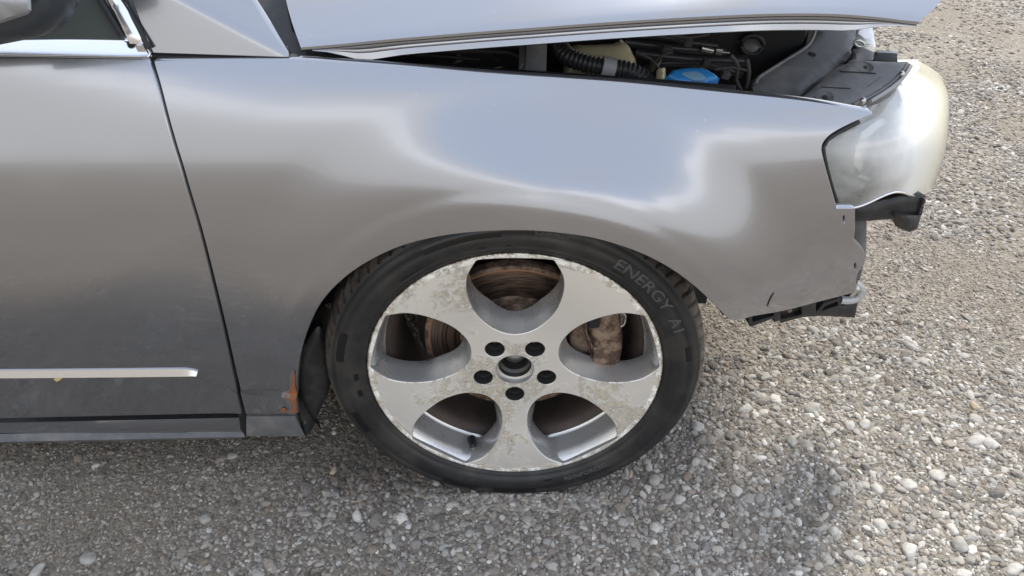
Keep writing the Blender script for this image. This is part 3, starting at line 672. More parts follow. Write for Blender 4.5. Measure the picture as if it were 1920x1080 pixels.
def rim():
    lug = [circle(.0172, 28, c) for c in lugc]; bore = circle(.033, 60)
    rv, rf = cdt([circle(.2415, 240), bore]+holes5+lug, .006)
    r = np.hypot(rv[:, 0], rv[:, 1]); V = [np.array([a, y, b]) for (a, b), y in zip(rv, yf(r))]; F = [tuple(f) for f in rf]
    a, b, c = V[rf[0][0]], V[rf[0][1]], V[rf[0][2]]
    if np.cross(b-a, c-a)[1] > 0: F = [f[::-1] for f in F]
    fm = [0]*len(F); NN = [np.array([0, -1., 0]) if True else 0]*len(V)
    def wall(lp, layers, mi, first=0):
        """layers: (shrink towards centroid side, depth)"""
        n = len(lp); base = len(V); nr = np.roll(lp, -1, 0)-np.roll(lp, 1, 0); nr = np.stack([-nr[:, 1], nr[:, 0]], 1); nr /= np.linalg.norm(nr, axis=1)[:, None]
        if ((lp.mean(0)-lp)*nr).sum() < 0: nr = -nr
        for sh, dp in layers:
            for q in range(n):
                s = sh(lp[q]) if callable(sh) else sh; p = lp[q]+nr[q]*s; V.append(np.array([p[0], float(yf(np.hypot(*lp[q])))+dp, p[1]]))
        ccw = np.sum(lp[:, 0]*np.roll(lp[:, 1], -1)-np.roll(lp[:, 0], -1)*lp[:, 1]) > 0
        for k in range(len(layers)-1):
            for q in range(n):
                j = (q+1) % n; f = (base+k*n+q, base+k*n+j, base+(k+1)*n+j, base+(k+1)*n+q); F.append(f if ccw else f[::-1]); fm.append(mi[k])
    for k, lp in enumerate(holes5):
        ax = rotp([(0, 1)], 2*PI*k/5)[0]
        def sh(d, amt): return lambda p: (amt*(1.0-.75*sstep(.10, .16, p@ax)) if p@ax < .222 else -.001*d)
        wall(lp, [(0, 0), (.0011, .0009), (.002, .004), (sh(0, .0075), .016), (sh(0, .013), .03), (sh(1, .016), .042), (sh(1, .010), .052)], [0, 1, 1, 1, 1, 1])
    for lp in lug: wall(lp, [(0, 0), (.0008, .001), (.0012, .018), (.004, .022), (.006, .04)], [0, 2, 2, 2])
    wall(bore, [(0, 0), (.001, .001), (.0016, .012), (.005, .013), (.0055, .022), (.010, .026), (.011, .05)], [0, 1, 1, 2, 2, 2])
    # outer lip roll
    n = 240; base = len(V)
    for rr, yy in [(.2415, 0), (.2432, .0006), (.2442, .003), (.2440, .012)]:
        V.extend(np.array([rr*math.cos(2*PI*k/n), yy, rr*math.sin(2*PI*k/n)]) for k in range(n))
    for k in range(3):
        for q in range(n): j = (q+1) % n; F.append((base+k*n+j, base+k*n+q, base+(k+1)*n+q, base+(k+1)*n+j)); fm.append(3)
    o = mesh_obj('alloy_rim', V, F, [ALLOY, SILVER, CASTD, LIPM], wheel, fmat=fm)
    me = o.data; bm = bmesh.new(); bm.from_mesh(me); bmesh.ops.remove_doubles(bm, verts=bm.verts, dist=2e-5)
    for e in bm.edges: e.smooth = not (len(e.link_faces) == 2 and e.calc_face_angle(0) > math.radians(32))
    bm.to_mesh(me); bm.free(); return o
CASTD = mat('dark_bolt_recess', (.06, .057, .052), .4, .4)
rim_o = rim()
lathe('rim_barrel', [(.2405, .003), (.233, .012), (.229, .03), (.226, .058), (.2225, .064), (.216, .066), (.206, .08), (.203, .10), (.203, .16), (.212, .2), (.22, .215)], [SILVER, BARREL], rim_o, seg=160, fm=[0, 0, 0, 0, 1, 1, 1, 1, 1, 1])
# spoke backs keep the light out of the wheel
for k in range(5):
    a = PI/2+PI/5+2*PI*k/5
    if k in (0,): pass
BOLT = mat('dull_bolt_steel', (.16, .155, .14), .4, .8)
for c in lugc:
    lathe('wheel_bolt', [(.0, .016), (.0045, .016), (.005, .012), (.0075, .0115), (.0085, .014), (.0085, .03), (.0, .03)], BOLT, rim_o, seg=24, loc=(c[0], .026, c[1]))
lathe('hub_cap_seat', [(0, .046), (.0135, .046), (.015, .048), (.016, .056), (.022, .057), (.024, .066), (0, .068)], mat('bare_hub_steel', (.5, .48, .45), .35, .9), rim_o, seg=40)
# valve stem
vb = np.array([-.079, .032, -.207]);
tube('valve_stem', [vb+[-.001, .014, .002], vb+[.001, .0, .010], vb+[.003, -.014, .013]], lambda u: .0082-.0028*u*u, SEAL, rim_o, seg=14, step=.004)
tube('valve_cap', [vb+[.003, -.013, .013], vb+[.0036, -.020, .0135]], .0033, STEEL, rim_o, seg=12)
# tyre
tp = [(.2432, .010), (.2436, .004), (.2470, .0005), (.2515, -.0025), (.2545, -.0028), (.2556, -.0045), (.262, -.0075), (.270, -.0098), (.2775, -.0108), (.2788, -.0096), (.2865, -.0094), (.2878, -.0106), (.293, -.0088), (.2985, -.0052), (.3010, -.0028), (.3022, -.0030), (.3060, .0010), (.3095, .0055), (.3122, .0105), (.3142, .0160), (.3160, .0240), (.3172, .0340), (.3176, .040), (.3120, .0405), (.3120, .0475), (.3178, .048), (.3180, .075), (.3120, .0755), (.3120, .0835), (.3180, .084), (.3180, .135), (.3120, .1355), (.3120, .143), (.3180, .1435), (.317, .18), (.312, .205), (.300, .222), (.27, .23), (.243, .215)]
def tmod(i, r, y, a):
    seg = a/(2*PI)*80; fr = seg-math.floor(seg)
    if 15 < i < 34 and r > .3021:
        ph = (fr+(.8*(y-.01)/.03 if i < 23 else .3)) % 1
        if ph < .14: r -= .0052*sstep(.300, .312, r)
    z = r*math.sin(a); 
    if z < -.3135: r = r*(.3135/abs(z))*1.0; y = y-.004*(1 if y < .02 else 0)
    return r, y
lathe('tyre', tp, TYRE, wheel, seg=960, mod=tmod)
# lettering and moulded panels on the sidewall
def side_y(r): return float(np.interp(r, [p[0] for p in tp[2:15]], [p[1] for p in tp[2:15]]))
def tyre_text(s, r0, size, ang0, mname, inward=True, squeeze=1., lift=.0009, shear=0.):
    cu = bpy.data.curves.new('txt', 'FONT'); cu.body = s; cu.size = size; cu.shear = shear; cu.offset = size*.012; ob = bpy.data.objects.new('txt', cu); sc.collection.objects.link(ob)
    bpy.context.view_layer.update(); me = bpy.data.meshes.new_from_object(ob.evaluated_get(bpy.context.evaluated_depsgraph_get())); bpy.data.objects.remove(ob)
    bm = bmesh.new(); bm.from_mesh(me); bmesh.ops.triangulate(bm, faces=bm.faces); bmesh.ops.subdivide_edges(bm, edges=[e for e in bm.edges if e.calc_length() > size*.25], cuts=2)
    V = []
    for v in bm.verts:
        x, y = v.co.x*squeeze, v.co.y
        if inward: r = r0+y; a = ang0-x/r0
        else: r = r0-y; a = ang0+x/r0
        V.append((r*math.cos(a), side_y(r)-lift, r*math.sin(a)))
    F = [tuple(v.index for v in f.verts) for f in bm.faces]; bm.free()
    n = len(V); bd = boundary(F); F = [f for f in F]; V2 = V+[(a, b+lift*1.6, c) for a, b, c in V]
    F += [(b, a, a+n, b+n) for a, b in bd]
    return mesh_obj('raised_lettering', V2, F, mname, wheel, smooth=False)
def arc_pad(r0, r1, a0, a1, lift, m, nm='moulded_band'):
    n = max(6, int(abs(a1-a0)/math.radians(1))); rr = np.linspace(r0, r1, 6); V = []; 
    for k in range(n+1):
        a = math.radians(0)+a0+(a1-a0)*k/n
        for q, r in enumerate(rr): V.append((r*math.cos(a), side_y(r)-lift*(1 if 0 < q < 5 else .1), r*math.sin(a)))
    F = [(k*6+q, k*6+q+1, (k+1)*6+q+1, (k+1)*6+q) for k in range(n) for q in range(5)]
    o = mesh_obj(nm, V, F, m, wheel); autosmooth(o, 60); return o
R = math.radians
tyre_text('ENERGY', .2685, .0255, R(58), TYREG, squeeze=1.28)
tyre_text('A1', .2685, .0255, R(28), TYREG, squeeze=1.15)
tyre_text('Sommer', .284, .012, R(84.5), TYREG, squeeze=1.2)
tyre_text('REINFORCED', .2705, .0105, R(-70), TYREG, inward=False, squeeze=1.4)
for a0, a1 in ((94, 118), (8, 14), (-82, -98), (-104, -118), (160, 172), (196, 206)): arc_pad(.2795, .2925, R(a0), R(a1), .0008, TYRED)
for a0, a1 in ((122, 131), (99.5, 101.5), (91.5, 92.5), (52, 56), (178, 181), (186, 189), (-75, -78)): arc_pad(.2575, .2655, R(a0), R(a1), .0008, TYRED)
# brake
lathe('brake_disc', [(.157, .112), (.158, .092), (.1565, .0905), (.151, .0902), (.150, .0898), (.098, .0898), (.096, .0915), (.0925, .0915), (.0905, .088), (.0885, .062), (.086, .0585), (.030, .0585), (.028, .10)], [DISC, CAST], wheel, seg=160, fm=[1, 1, 1, 0, 0, 0, 1, 1, 1, 1, 1, 1])
lathe('disc_back', [(.157, .112), (.09, .112), (.08, .14), (.0, .14)], CAST, wheel, seg=60)
lathe('dust_shield', [(.04, .150), (.165, .146), (.176, .135)], BARREL, wheel, seg=60)
calp = empty('brake_caliper', (0, 0, 0), car)
q0 = onY(1125, 640, .062)
pillow('caliper_body', [(1122, 575), (1160, 570), (1164, 600), (1167, 640), (1162, 672), (1150, 694), (1112, 692), (1108, 668), (1112, 640), (1105, 620)], onY(1125, 640, .058), (.15, -1, .1), CAST, calp, edge=.016, h=.014, t=.10, step=.005, corners={1, 6})
pillow('caliper_bracket', [(1066, 640), (1072, 610), (1095, 590), (1098, 612), (1108, 645), (1106, 690), (1090, 690), (1078, 672)], onY(1090, 640, .078), (-.1, -1, .1), RUST if False else CAST, calp, edge=.008, h=.006, t=.06, step=.005, corners={2, 5, 6})
pillow('brake_pad_plate', [(1113, 652), (1146, 652), (1148, 684), (1114, 684)], onY(1128, 668, .044), (.1, -1, .1), CAST, calp, edge=.004, h=.003, t=.02, step=.005)
pillow('caliper_window', [(1104, 600), (1126, 594), (1127, 614), (1106, 616)], onY(1110, 605, .048), (.1, -1, .1), DARK, calp, edge=.003, h=.001, t=.02, step=.005)
tube('retaining_spring', [onY(a, b, .05) for a, b in [(1097, 600), (1100, 625), (1110, 650), (1108, 672), (1104, 690)]], .0018, CAST, calp, seg=8)
tube('bleed_clip', [onY(a, b, .06) for a, b in [(1166, 585), (1173, 592), (1170, 608), (1164, 612)]], .002, STEEL, calp, seg=8, step=.004)
tube('suspension_arm', [onY(1010, 790, .16), onY(900, 775, .16), onY(830, 770, .17)], .018, BARREL, car, seg=12)
box('hub_carrier', (.02, .22, .31), (.2, .12, .22), DARK, car, bev=.03)

# ------------------------------------------------------------------ headlight
def headlight():
    hl = empty('headlight', (0, 0, 0), car)
    # control rows: from the wing edge (0) round the nose; rows bottom -> top, (px, py, Y)
    rows = [
        [(1569, 391, .078), (1600, 388, .082), (1628, 379, .090), (1655, 366, .10), (1684, 358, .115), (1712, 366, .14), (1738, 362, .19), (1752, 345, .26), (1755, 325, .34)],
        [(1556, 350, .062), (1600, 345, .060), (1640, 338, .072), (1680, 328, .09), (1715, 322, .12), (1745, 318, .16), (1764, 308, .21), (1772, 290, .29), (1770, 270, .37)],
        [(1543, 300, .058), (1590, 290, .052), (1640, 282, .062), (1690, 274, .085), (1730, 266, .12), (1760, 258, .16), (1775, 248, .21), (1780, 232, .29), (1776, 210, .37)],
        [(1541, 268, .066), (1590, 250, .060), (1640, 235, .070), (1690, 220, .095), (1730, 208, .13), (1758, 200, .17), (1774, 194, .22), (1779, 178, .30), (1772, 160, .38)],
        [(1566, 247, .088), (1605, 228, .086), (1650, 205, .096), (1690, 185, .12), (1722, 170, .15), (1745, 164, .19), (1758, 160, .23), (1762, 150, .31), (1756, 135, .39)],
        [(1606, 226, .105), (1628, 204, .112), (1655, 184, .125), (1682, 162, .15), (1700, 148, .175), (1712, 138, .20), (1720, 134, .235), (1724, 126, .31), (1720, 112, .39)],
    ]
    lean_ = [0, .010, .032, .062, .088, .098]; colf = [0, .35, .75, 1, 1, 1, 1, .9, .8]
    G = np.array([[onY(q[0], q[1], q[2]+lean_[i]*colf[j]) for j, q in enumerate(r)] for i, r in enumerate(rows)])
    # smooth resample
    def rs(A, k):
        return cr(list(A), 1e9, False) if k < 2 else np.array([((1-t_)*A[i]+t_*A[i+1]) if False else None for i in range(0) for t_ in ()])
    def cat(A, n):
        A = np.asarray(A); m_ = len(A); o = []
        for s in np.linspace(0, m_-1, n):
            i = min(int(s), m_-2); f = s-i; p0 = A[max(i-1, 0)]; p1 = A[i]; p2 = A[i+1]; p3 = A[min(i+2, m_-1)]
            o.append(.5*((2*p1)+(-p0+p2)*f+(2*p0-5*p1+4*p2-p3)*f*f+(-p0+3*p1-3*p2+p3)*f**3))
        return np.array(o)
    H = np.array([cat(r, 40) for r in G]); H = np.array([cat(H[:, j], 28) for j in range(40)]).transpose(1, 0, 2)
    for _ in range(6):
        K = H.copy(); K[1:-1, 1:-1] = (H[1:-1, 1:-1]*4+H[:-2, 1:-1]+H[2:, 1:-1]+H[1:-1, :-2]+H[1:-1, 2:])/8; H = K
    a, b = H.shape[:2]; V = H.reshape(-1, 3); F = [(i*b+j, i*b+j+1, (i+1)*b+j+1, (i+1)*b+j) for i in range(a-1) for j in range(b-1)]
    mesh_obj('lens', V, F, GLARE_LENS, hl)
    # housing: inner copy, pushed back and shrunk
    cen = np.array([.56, .40, .62]); inn = np.array([v+(cen-v)*np.array([.12, .50, .22])+[-.01, .06, -.015] for v in V]).reshape(a, b, 3)
    V2 = []; F2 = []
    loop = [(0, j) for j in range(b)]+[(i, b-1) for i in range(a)]+[(a-1, j) for j in range(b-1, -1, -1)]+[(i, 0) for i in range(a-1, -1, -1)]
    k = len(loop)
    for i, j in loop: V2.append(H[i, j]+[0, .0005, 0]); 
    for i, j in loop: V2.append(inn[i, j]+[0, .05, 0])
    F2 = [(q, (q+1) % k, k+(q+1) % k, k+q) for q in range(k)]
    o = mesh_obj('housing', V2, F2, REFW, hl)
    back = inn.reshape(-1, 3)+[0, .05, 0]
    mesh_obj('reflector_backing', back, F, REFW, hl)
    tube('lens_seal', [H[i, 0]+[.001, -.0045, 0] for i in list(range(0, a, 3))+[a-1]], .0038, SEAL, hl, seg=8)
    tube('lower_bezel', [H[0, j]+[0, -.001, -.001] for j in range(0, 30, 3)], .002, SATIN, hl, seg=8)
    # reflector bowls and bulbs inside
    for (px, py, Y, r, nm) in ((1646, 280, .195, .038, 'main_reflector'), (1700, 275, .255, .040, 'dipped_reflector'), (1600, 338, .14, .02, 'indicator_reflector')):
        c = onY(px, py, Y); pr = [(r, -.03), (r*.92, -.012), (r*.75, .006), (r*.5, .018), (r*.22, .026), (0, .028)]
        rb = lathe(nm, pr, REFL, hl, seg=48, loc=c); rb.rotation_euler = (0, 0, R(35))
        bu = lathe('bulb', [(0, -.01), (.006, -.008), (.008, .0), (.008, .025)], CHROME, hl, seg=20, loc=c); bu.rotation_euler = (0, 0, R(35))
    pillow('amber_divider', [(1600, 300), (1612, 250), (1650, 222), (1690, 226), (1660, 250), (1625, 300), (1618, 345), (1606, 345)], onY(1630, 290, .135), (.3, -1, .2), REFL, hl, edge=.006, h=.005, t=.02, step=.008)
    return hl, H
hl, HG = headlight()
# lower headlamp bracket (black) under the lamp
pillow('lamp_bracket', [(1603, 393), (1608, 388), (1690, 366), (1728, 362), (1735, 368), (1722, 408), (1700, 404), (1690, 410), (1604, 415)], onY(1670, 390, .13), (.25, -1, .1), PLASTIC, car, edge=.006, h=.004, t=.05, step=.008)
pillow('lamp_bracket_hook', [(1690, 404), (1722, 404), (1732, 372), (1736, 372), (1720, 430), (1704, 435)], onY(1712, 410, .125), (.6, -1, .1), PLASTIC, car, edge=.004, h=.003, t=.025, step=.006)
pillow('crash_beam_end', [(1602, 410), (1625, 414), (1624, 480), (1612, 525), (1606, 528), (1600, 480)], onY(1614, 460, .16), (.3, -1, 0), GREYP, car, edge=.008, h=.005, t=.06, step=.008)
# bumper guide rail along the bottom of the wing
rail = empty('bumper_guide', (0, 0, 0), car)
rp = onY(1500, 590, .07)
RN = (.18, -1, -.1)
pillow('guide_rail', [(1404, 594), (1600, 551), (1601, 560), (1570, 566), (1570, 592), (1545, 592), (1405, 600)], rp+[0, .012, 0], RN, PLASTIC, rail, edge=.004, h=.002, t=.012, step=.008)
for P in ([(1404, 592), (1410, 592), (1412, 612), (1405, 611)], [(1405, 606), (1450, 592), (1452, 596), (1408, 613)], [(1450, 580), (1462, 578), (1464, 600), (1452, 604)], [(1462, 600), (1512, 588), (1512, 592), (1464, 606)], [(1502, 568), (1530, 562), (1530, 590), (1504, 594)],
          [(1526, 590), (1545, 568), (1572, 560), (1574, 564), (1548, 573), (1530, 592)], [(1530, 586), (1574, 572), (1576, 577), (1532, 591)], [(1570, 560), (1576, 560), (1578, 578), (1572, 578)]):
    pillow('guide_rib', P, rp, RN, PLASTIC, rail, edge=.002, h=.001, t=.02, step=.006)
pillow('guide_bracket', [(1540, 582), (1608, 568), (1603, 596), (1540, 592)], rp+[0, .03, 0], (.2, -1, 0), PLASTIC, rail, edge=.004, h=.003, t=.03, step=.008)
tube('fog_lamp_ring', [onY(a, b, .085) for a, b in [(1576, 562), (1590, 563), (1606, 560), (1615, 550), (1614, 540), (1606, 533), (1602, 530)]], .007, mat('clear_grey_plastic', (.45, .45, .44), .25, .2), rail, seg=12, step=.006)
box('mount_bolt', onY(1601, 546, .075), (.008, .01, .02), STEEL, rail, rot=(.2, .3, 0), bev=.002)
for c in ((1417, 600), (1480, 582)):
    lathe('rivet', [(0, -.003), (.004, -.002), (.005, .002)], CAST, rail, seg=14, loc=onY(*c, .078))

# ------------------------------------------------------------------ engine bay
bay = car
Np = (.05, -.62, 1.)
pillow('wing_rail', [(560, 116), (900, 146), (1210, 170), (1380, 185), (1380, 160), (1210, 146), (900, 126), (700, 112), (560, 104)], onY(900, 138, .085)-[0, 0, .012], (0, -.4, 1), PLASTIC, bay, edge=.006, h=.003, t=.02, step=.015)
pillow('rail_bracket', [(988, 66), (1026, 66), (1024, 140), (984, 140)], onY(1004, 100, .16), (0, -1, .5), GREYP, bay, edge=.004, h=.003, t=.01, step=.01)
pillow('bracket_post', [(975, 60), (986, 60), (984, 140), (972, 140)], onY(980, 100, .165), (0, -1, .5), PLASTIC, bay, edge=.004, h=.003, t=.01, step=.01)
res = pillow('coolant_reservoir', [(1062, 88), (1085, 84), (1120, 84), (1150, 82), (1165, 74), (1180, 88), (1192, 112), (1196, 150), (1060, 150)], onY(1120, 110, .21), (0, -1, .9), CREAM, bay, edge=.03, h=.022, t=.08, step=.008)
hs = [onY(a, b, y) for a, b, y in [(1044, 78, .20), (1062, 104, .165), (1095, 118, .15), (1135, 126, .145), (1175, 132, .145), (1200, 143, .145), (1225, 162, .15)]]
hose = tube('corrugated_hose', hs, .0125, mat('ribbed_hose_rubber', (.028, .028, .03), .4), bay, seg=18, step=.0011, ring=(.0062, .10))
bandp = [onY(1128, 124.5, .145), onY(1152, 129.5, .145)]
tube('hose_band', bandp, .0148, mat('grey_tape', (.33, .33, .33), .6), hose, seg=20)
# washer filler cap
cc = onY(1299, 147, .115); cap = empty('washer_cap', (0, 0, 0), car)
CN = (0, -.42, 1)
pillow('cap_body', [(1249, 144), (1262, 131), (1290, 128), (1318, 129), (1336, 137), (1349, 147), (1328, 154), (1300, 158), (1275, 156)], cc, CN, BLUE, cap, edge=.010, h=.005, t=.010, step=.004, corners={0, 1, 5})
pillow('cap_recess', [(1278, 138), (1290, 134), (1306, 134), (1320, 141), (1322, 149), (1300, 150)], cc+np.array([0, -.0015, .0058]), CN, BLUE2, cap, edge=.004, h=.001, t=.001, step=.003, corners=())
pillow('cap_collar', [(1272, 154), (1325, 155), (1323, 168), (1272, 168)], onY(1300, 158, .112), (0, -1, .3), BLUE, cap, edge=.004, h=.003, t=.02, step=.005)
pillow('filler_neck', [(1236, 128), (1247, 127), (1250, 150), (1262, 170), (1232, 170)], onY(1242, 145, .125), (0, -1, .6), CREAM, car, edge=.008, h=.007, t=.02, step=.005)
# pipes and hoses in the dark
PIPE = mat('black_pipe', (.03, .03, .034), .35)
for P, r in (([(1180, 62), (1250, 70), (1300, 80), (1345, 86)], .006), ([(1170, 78), (1230, 86), (1290, 92), (1360, 96)], .008), ([(1190, 98), (1250, 106), (1320, 112), (1400, 114)], .009), ([(1205, 128), (1250, 118), (1330, 122), (1390, 140)], .007), ([(700, 108), (760, 112), (860, 122), (960, 126)], .004)):
    tube('engine_pipe', [onY(a, b, .27) for a, b in P], r, PIPE, bay, seg=12)
tube('metal_fitting', [onY(1315, 90, .255), onY(1337, 95, .255)], .0052, STEEL, bay, seg=14, step=.001, ring=(.0035, .22))
box('square_fitting', onY(1347, 96, .255), (.011, .011, .0095), STEEL, bay, rot=(0, .1, 0), bev=.001)
tube('fitting_tip', [onY(1354, 98, .255), onY(1368, 99, .255)], .0015, STEEL, bay, seg=8)
pillow('airbox', [(1326, 44), (1520, 44), (1512, 80), (1480, 128), (1440, 96), (1392, 104), (1350, 70)], onY(1420, 70, .36), (0, -1, .8), GREYP, bay, edge=.03, h=.02, t=.08, step=.012)
tube('duct_ring', [onY(a, b, .31) for a, b in circ(1410, 84, 21, 18, 14)], .0045, SEAL, bay, closed=True, step=.005)
pillow('duct_mouth', circ(1410, 86, 18, 15, 14), onY(1410, 86, .315), (0, -1, .6), GREYP, bay, edge=.02, h=.006, t=.02, step=.006, corners=())
box('battery_block', (-.12, .33, .72), (.26, .16, .12), PLASTIC, bay, bev=.01)

WIRE = mat('dusty_cable', (.05, .048, .045), .6)
for P, r in (([(1196, 100), (1222, 112), (1236, 132), (1228, 150)], .0022), ([(1205, 70), (1240, 64), (1290, 70), (1330, 64)], .0025), ([(1218, 140), (1226, 120), (1240, 104), (1262, 98)], .0018), ([(1370, 104), (1384, 124), (1380, 150), (1390, 168)], .003), ([(1400, 110), (1404, 135), (1400, 165)], .0035), ([(840, 98), (900, 96), (960, 100), (975, 112)], .003), ([(700, 104), (800, 104), (900, 112)], .0025), ([(1340, 130), (1370, 126), (1400, 132)], .0025)):
    tube('cable', [onY(a, b, .20) for a, b in P], r, WIRE, bay, seg=8)
for a, b, wd, hh in ((1290, 80, .012, .010), (1250, 92, .016, .009), (1322, 118, .010, .012), (1222, 124, .009, .014), (1360, 140, .014, .01), (930, 112, .012, .008), (860, 108, .008, .008)):
    box('cable_clip', onY(a, b, .235), (wd, .012, hh), GREYP if a % 4 == 0 else WIRE, bay, rot=(.2, .3, .1), bev=.0015)
pillow('wiper_linkage_cover', [(820, 90), (900, 84), (972, 84), (972, 100), (900, 104), (830, 104)], onY(900, 95, .26), (0, -1, .8), WIRE, bay, edge=.006, h=.005, t=.03, step=.008)

# front cover panels (radiator support), sloping plastic
cp = onY(1500, 130, .25)
CPN = (.10, -.25, 1)
cover = pillow('slam_panel_cover', [(1408, 152), (1425, 140), (1470, 110), (1510, 84), (1524, 60), (1528, 20), (1606, 20), (1604, 70), (1600, 95), (1590, 112), (1560, 132), (1520, 160), (1498, 184), (1412, 168)], cp, CPN, GREYP, bay, edge=.012, h=.006, t=.05, step=.010, corners={0, 5, 6, 12, 13})
tube('cover_edge', [onPlane(a, b, cp+[0, 0, .006], CPN) for a, b in [(1416, 158), (1422, 146), (1470, 115), (1512, 88), (1527, 62), (1530, 30)]], .0032, GREYP, cover, seg=10)
pillow('cover_slot', circ(1523, 101, 8, 3.6, 12, .3), cp+[0, -.001, .0068], CPN, DARK, cover, edge=.002, h=.0005, t=.001, step=.003, corners=())
hp = onY(1600, 150, .18); HPN = (.12, -.35, 1)
lid = pillow('lamp_top_panel', [(1500, 186), (1545, 150), (1590, 118), (1600, 112), (1640, 115), (1704, 118), (1711, 122), (1700, 138), (1675, 160), (1640, 182), (1604, 198)], hp, HPN, GREYP, bay, edge=.008, h=.004, t=.04, step=.008, corners={0, 6, 10})
tube('panel_bead', [onPlane(a, b, hp+[0, 0, .004], HPN) for a, b in [(1600, 196), (1640, 177), (1672, 155), (1694, 132), (1700, 121)]], .0022, GREYP, lid, seg=8)
tube('lamp_rim_bead', [onPlane(a, b, hp+[0, 0, .003], HPN) for a, b in [(1632, 190), (1664, 170), (1692, 147), (1708, 124)]], .0032, mat('pale_bead_plastic', (.3, .3, .3), .35), lid, seg=8)
for a, b in ((1620, 125), (1545, 180)):
    c = onPlane(a, b, hp+[0, 0, .0045], HPN); o = lathe('screw_dish', [(.014, -.0005), (.012, .0012), (.009, .0), (.0085, .003), (.0, .0035)], GREYP, lid, seg=30, loc=c); o.rotation_euler = (-PI/2+.3, .05, 0)
    o = lathe('screw_head', [(0, -.001), (.005, -.0005), (.0055, .003)], DARK, lid, seg=16, loc=c+[.001, 0, -.001]); o.rotation_euler = (-PI/2+.3, .05, 0)
for a, b in ((1692, 137), (1619, 187)):
    c = onPlane(a, b, hp+[0, 0, .008], HPN); o = lathe('panel_screw', [(0, -.002), (.003, -.002), (.0045, .001), (.0045, .005)], STEEL, lid, seg=14, loc=c); o.rotation_euler = (-PI/2+.3, .05, 0)
tube('panel_slot', [onPlane(a, b, hp+[0, 0, .0045], HPN) for a, b in [(1576, 134), (1610, 136), (1642, 138)]], .0012, DARK, lid, seg=6)
tube('panel_slot', [onPlane(a, b, hp+[0, 0, .0045], HPN) for a, b in [(1540, 163), (1570, 165), (1594, 166)]], .001, DARK, lid, seg=6)
for k in range(7): # the moulded part text, too small to read: a row of tiny raised marks
    c = onPlane(1626+k*4, 163-k*3, hp+[0, 0, .0043], HPN); box('moulded_mark', c, (.0022, .001, .0006), DARK, lid, rot=(0, 0, .5), bev=0)
# bonnet catch hardware beyond
lp_ = onY(1630, 95, .28)
pillow('catch_plate', [(1600, 92), (1622, 90), (1640, 98), (1636, 112), (1600, 113)], lp_, HPN, GREYP, bay, edge=.004, h=.003, t=.03, step=.006)
pillow('bright_bracket', [(1600, 48), (1612, 20), (1628, 20), (1638, 60), (1642, 88), (1622, 84), (1604, 74)], onY(1620, 70, .38), (.1, -.5, 1), mat('bare_aluminium', (.8, .8, .8), .4, .5), bay, edge=.006, h=.006, t=.03, step=.006)
tube('catch_spring', [onY(a, b, .29) for a, b in circ(1611, 82, 10, 5.5, 14, .35)], .0022, STEEL, bay, closed=True, step=.004)
pillow('catch_slot', circ(1609, 86, 9, 4, 12, .2), onY(1609, 86, .30), HPN, DARK, bay, edge=.003, h=.001, t=.01, step=.004, corners=())
pillow('bumper_bracket', [(1636, 102), (1642, 98), (1682, 100), (1683, 116), (1702, 116), (1704, 121), (1640, 114)], onY(1660, 108, .275), (0, -1, .7), PLASTIC, bay, edge=.003, h=.002, t=.03, step=.006)
pillow('bracket_top', [(1640, 97), (1645, 93), (1682, 95), (1684, 100), (1642, 100)], onY(1660, 97, .285), (0, -.6, 1), mat('bright_dusty_metal', (.45, .44, .42), .5, .4), bay, edge=.003, h=.001, t=.006, step=.005)
lathe('bolt_washer', [(0, -.002), (.003, -.002), (.006, .0), (.006, .004)], STEEL, bay, seg=18, loc=onY(1631, 107, .268)).rotation_euler = (-1.1, 0, 0)

# straw caught along the wing edge
for k, (a, b, ln, an, lb) in enumerate([(668, 90, 14, 1.5, 'short dry straw hanging upright from the rear end of the bonnet edge'), (716, 92, 9, .9, 'slanted bit of straw beside the upright one on the bonnet edge'), (860, 116, 14, .2, 'leftmost thin straw lying flat in the dark gap under the bonnet'),
        (935, 127, 12, .1, 'thin flat straw in the bonnet gap left of the grey bracket'), (978, 124, 11, .9, 'tilted straw leaning against the grey bracket in the bonnet gap'), (1237, 118, 12, 1.2, 'curled pale straw standing left of the blue cap')]):
    p = onY(a, b, .09+.012*(k % 3)-(.0 if a > 720 or b > 100 else .02)); d = np.array([math.cos(an), .2, math.sin(an)])*ln*.00085
    s = tube('straw_bit', [p-d/2, p+[0, 0, .0006], p+d/2], .0004, STRAW, None, seg=5, step=.004)
    tag(s, lb, 'straw', 'straw bits caught in the bonnet gap')
# yellow leaf under the door trim
lf = pillow('dry_leaf', [(100, 711), (106, 708), (118, 709), (112, 713), (105, 716), (103, 713)], hitS(108, 711, -.006), (0, -1, .3), mat('dry_leaf_yellow', (.55, .42, .16), .7), None, edge=.002, h=.0006, t=.0006, step=.003)
tag(lf, 'small dry yellow leaf stuck under the bright strip on the car door', 'leaf')

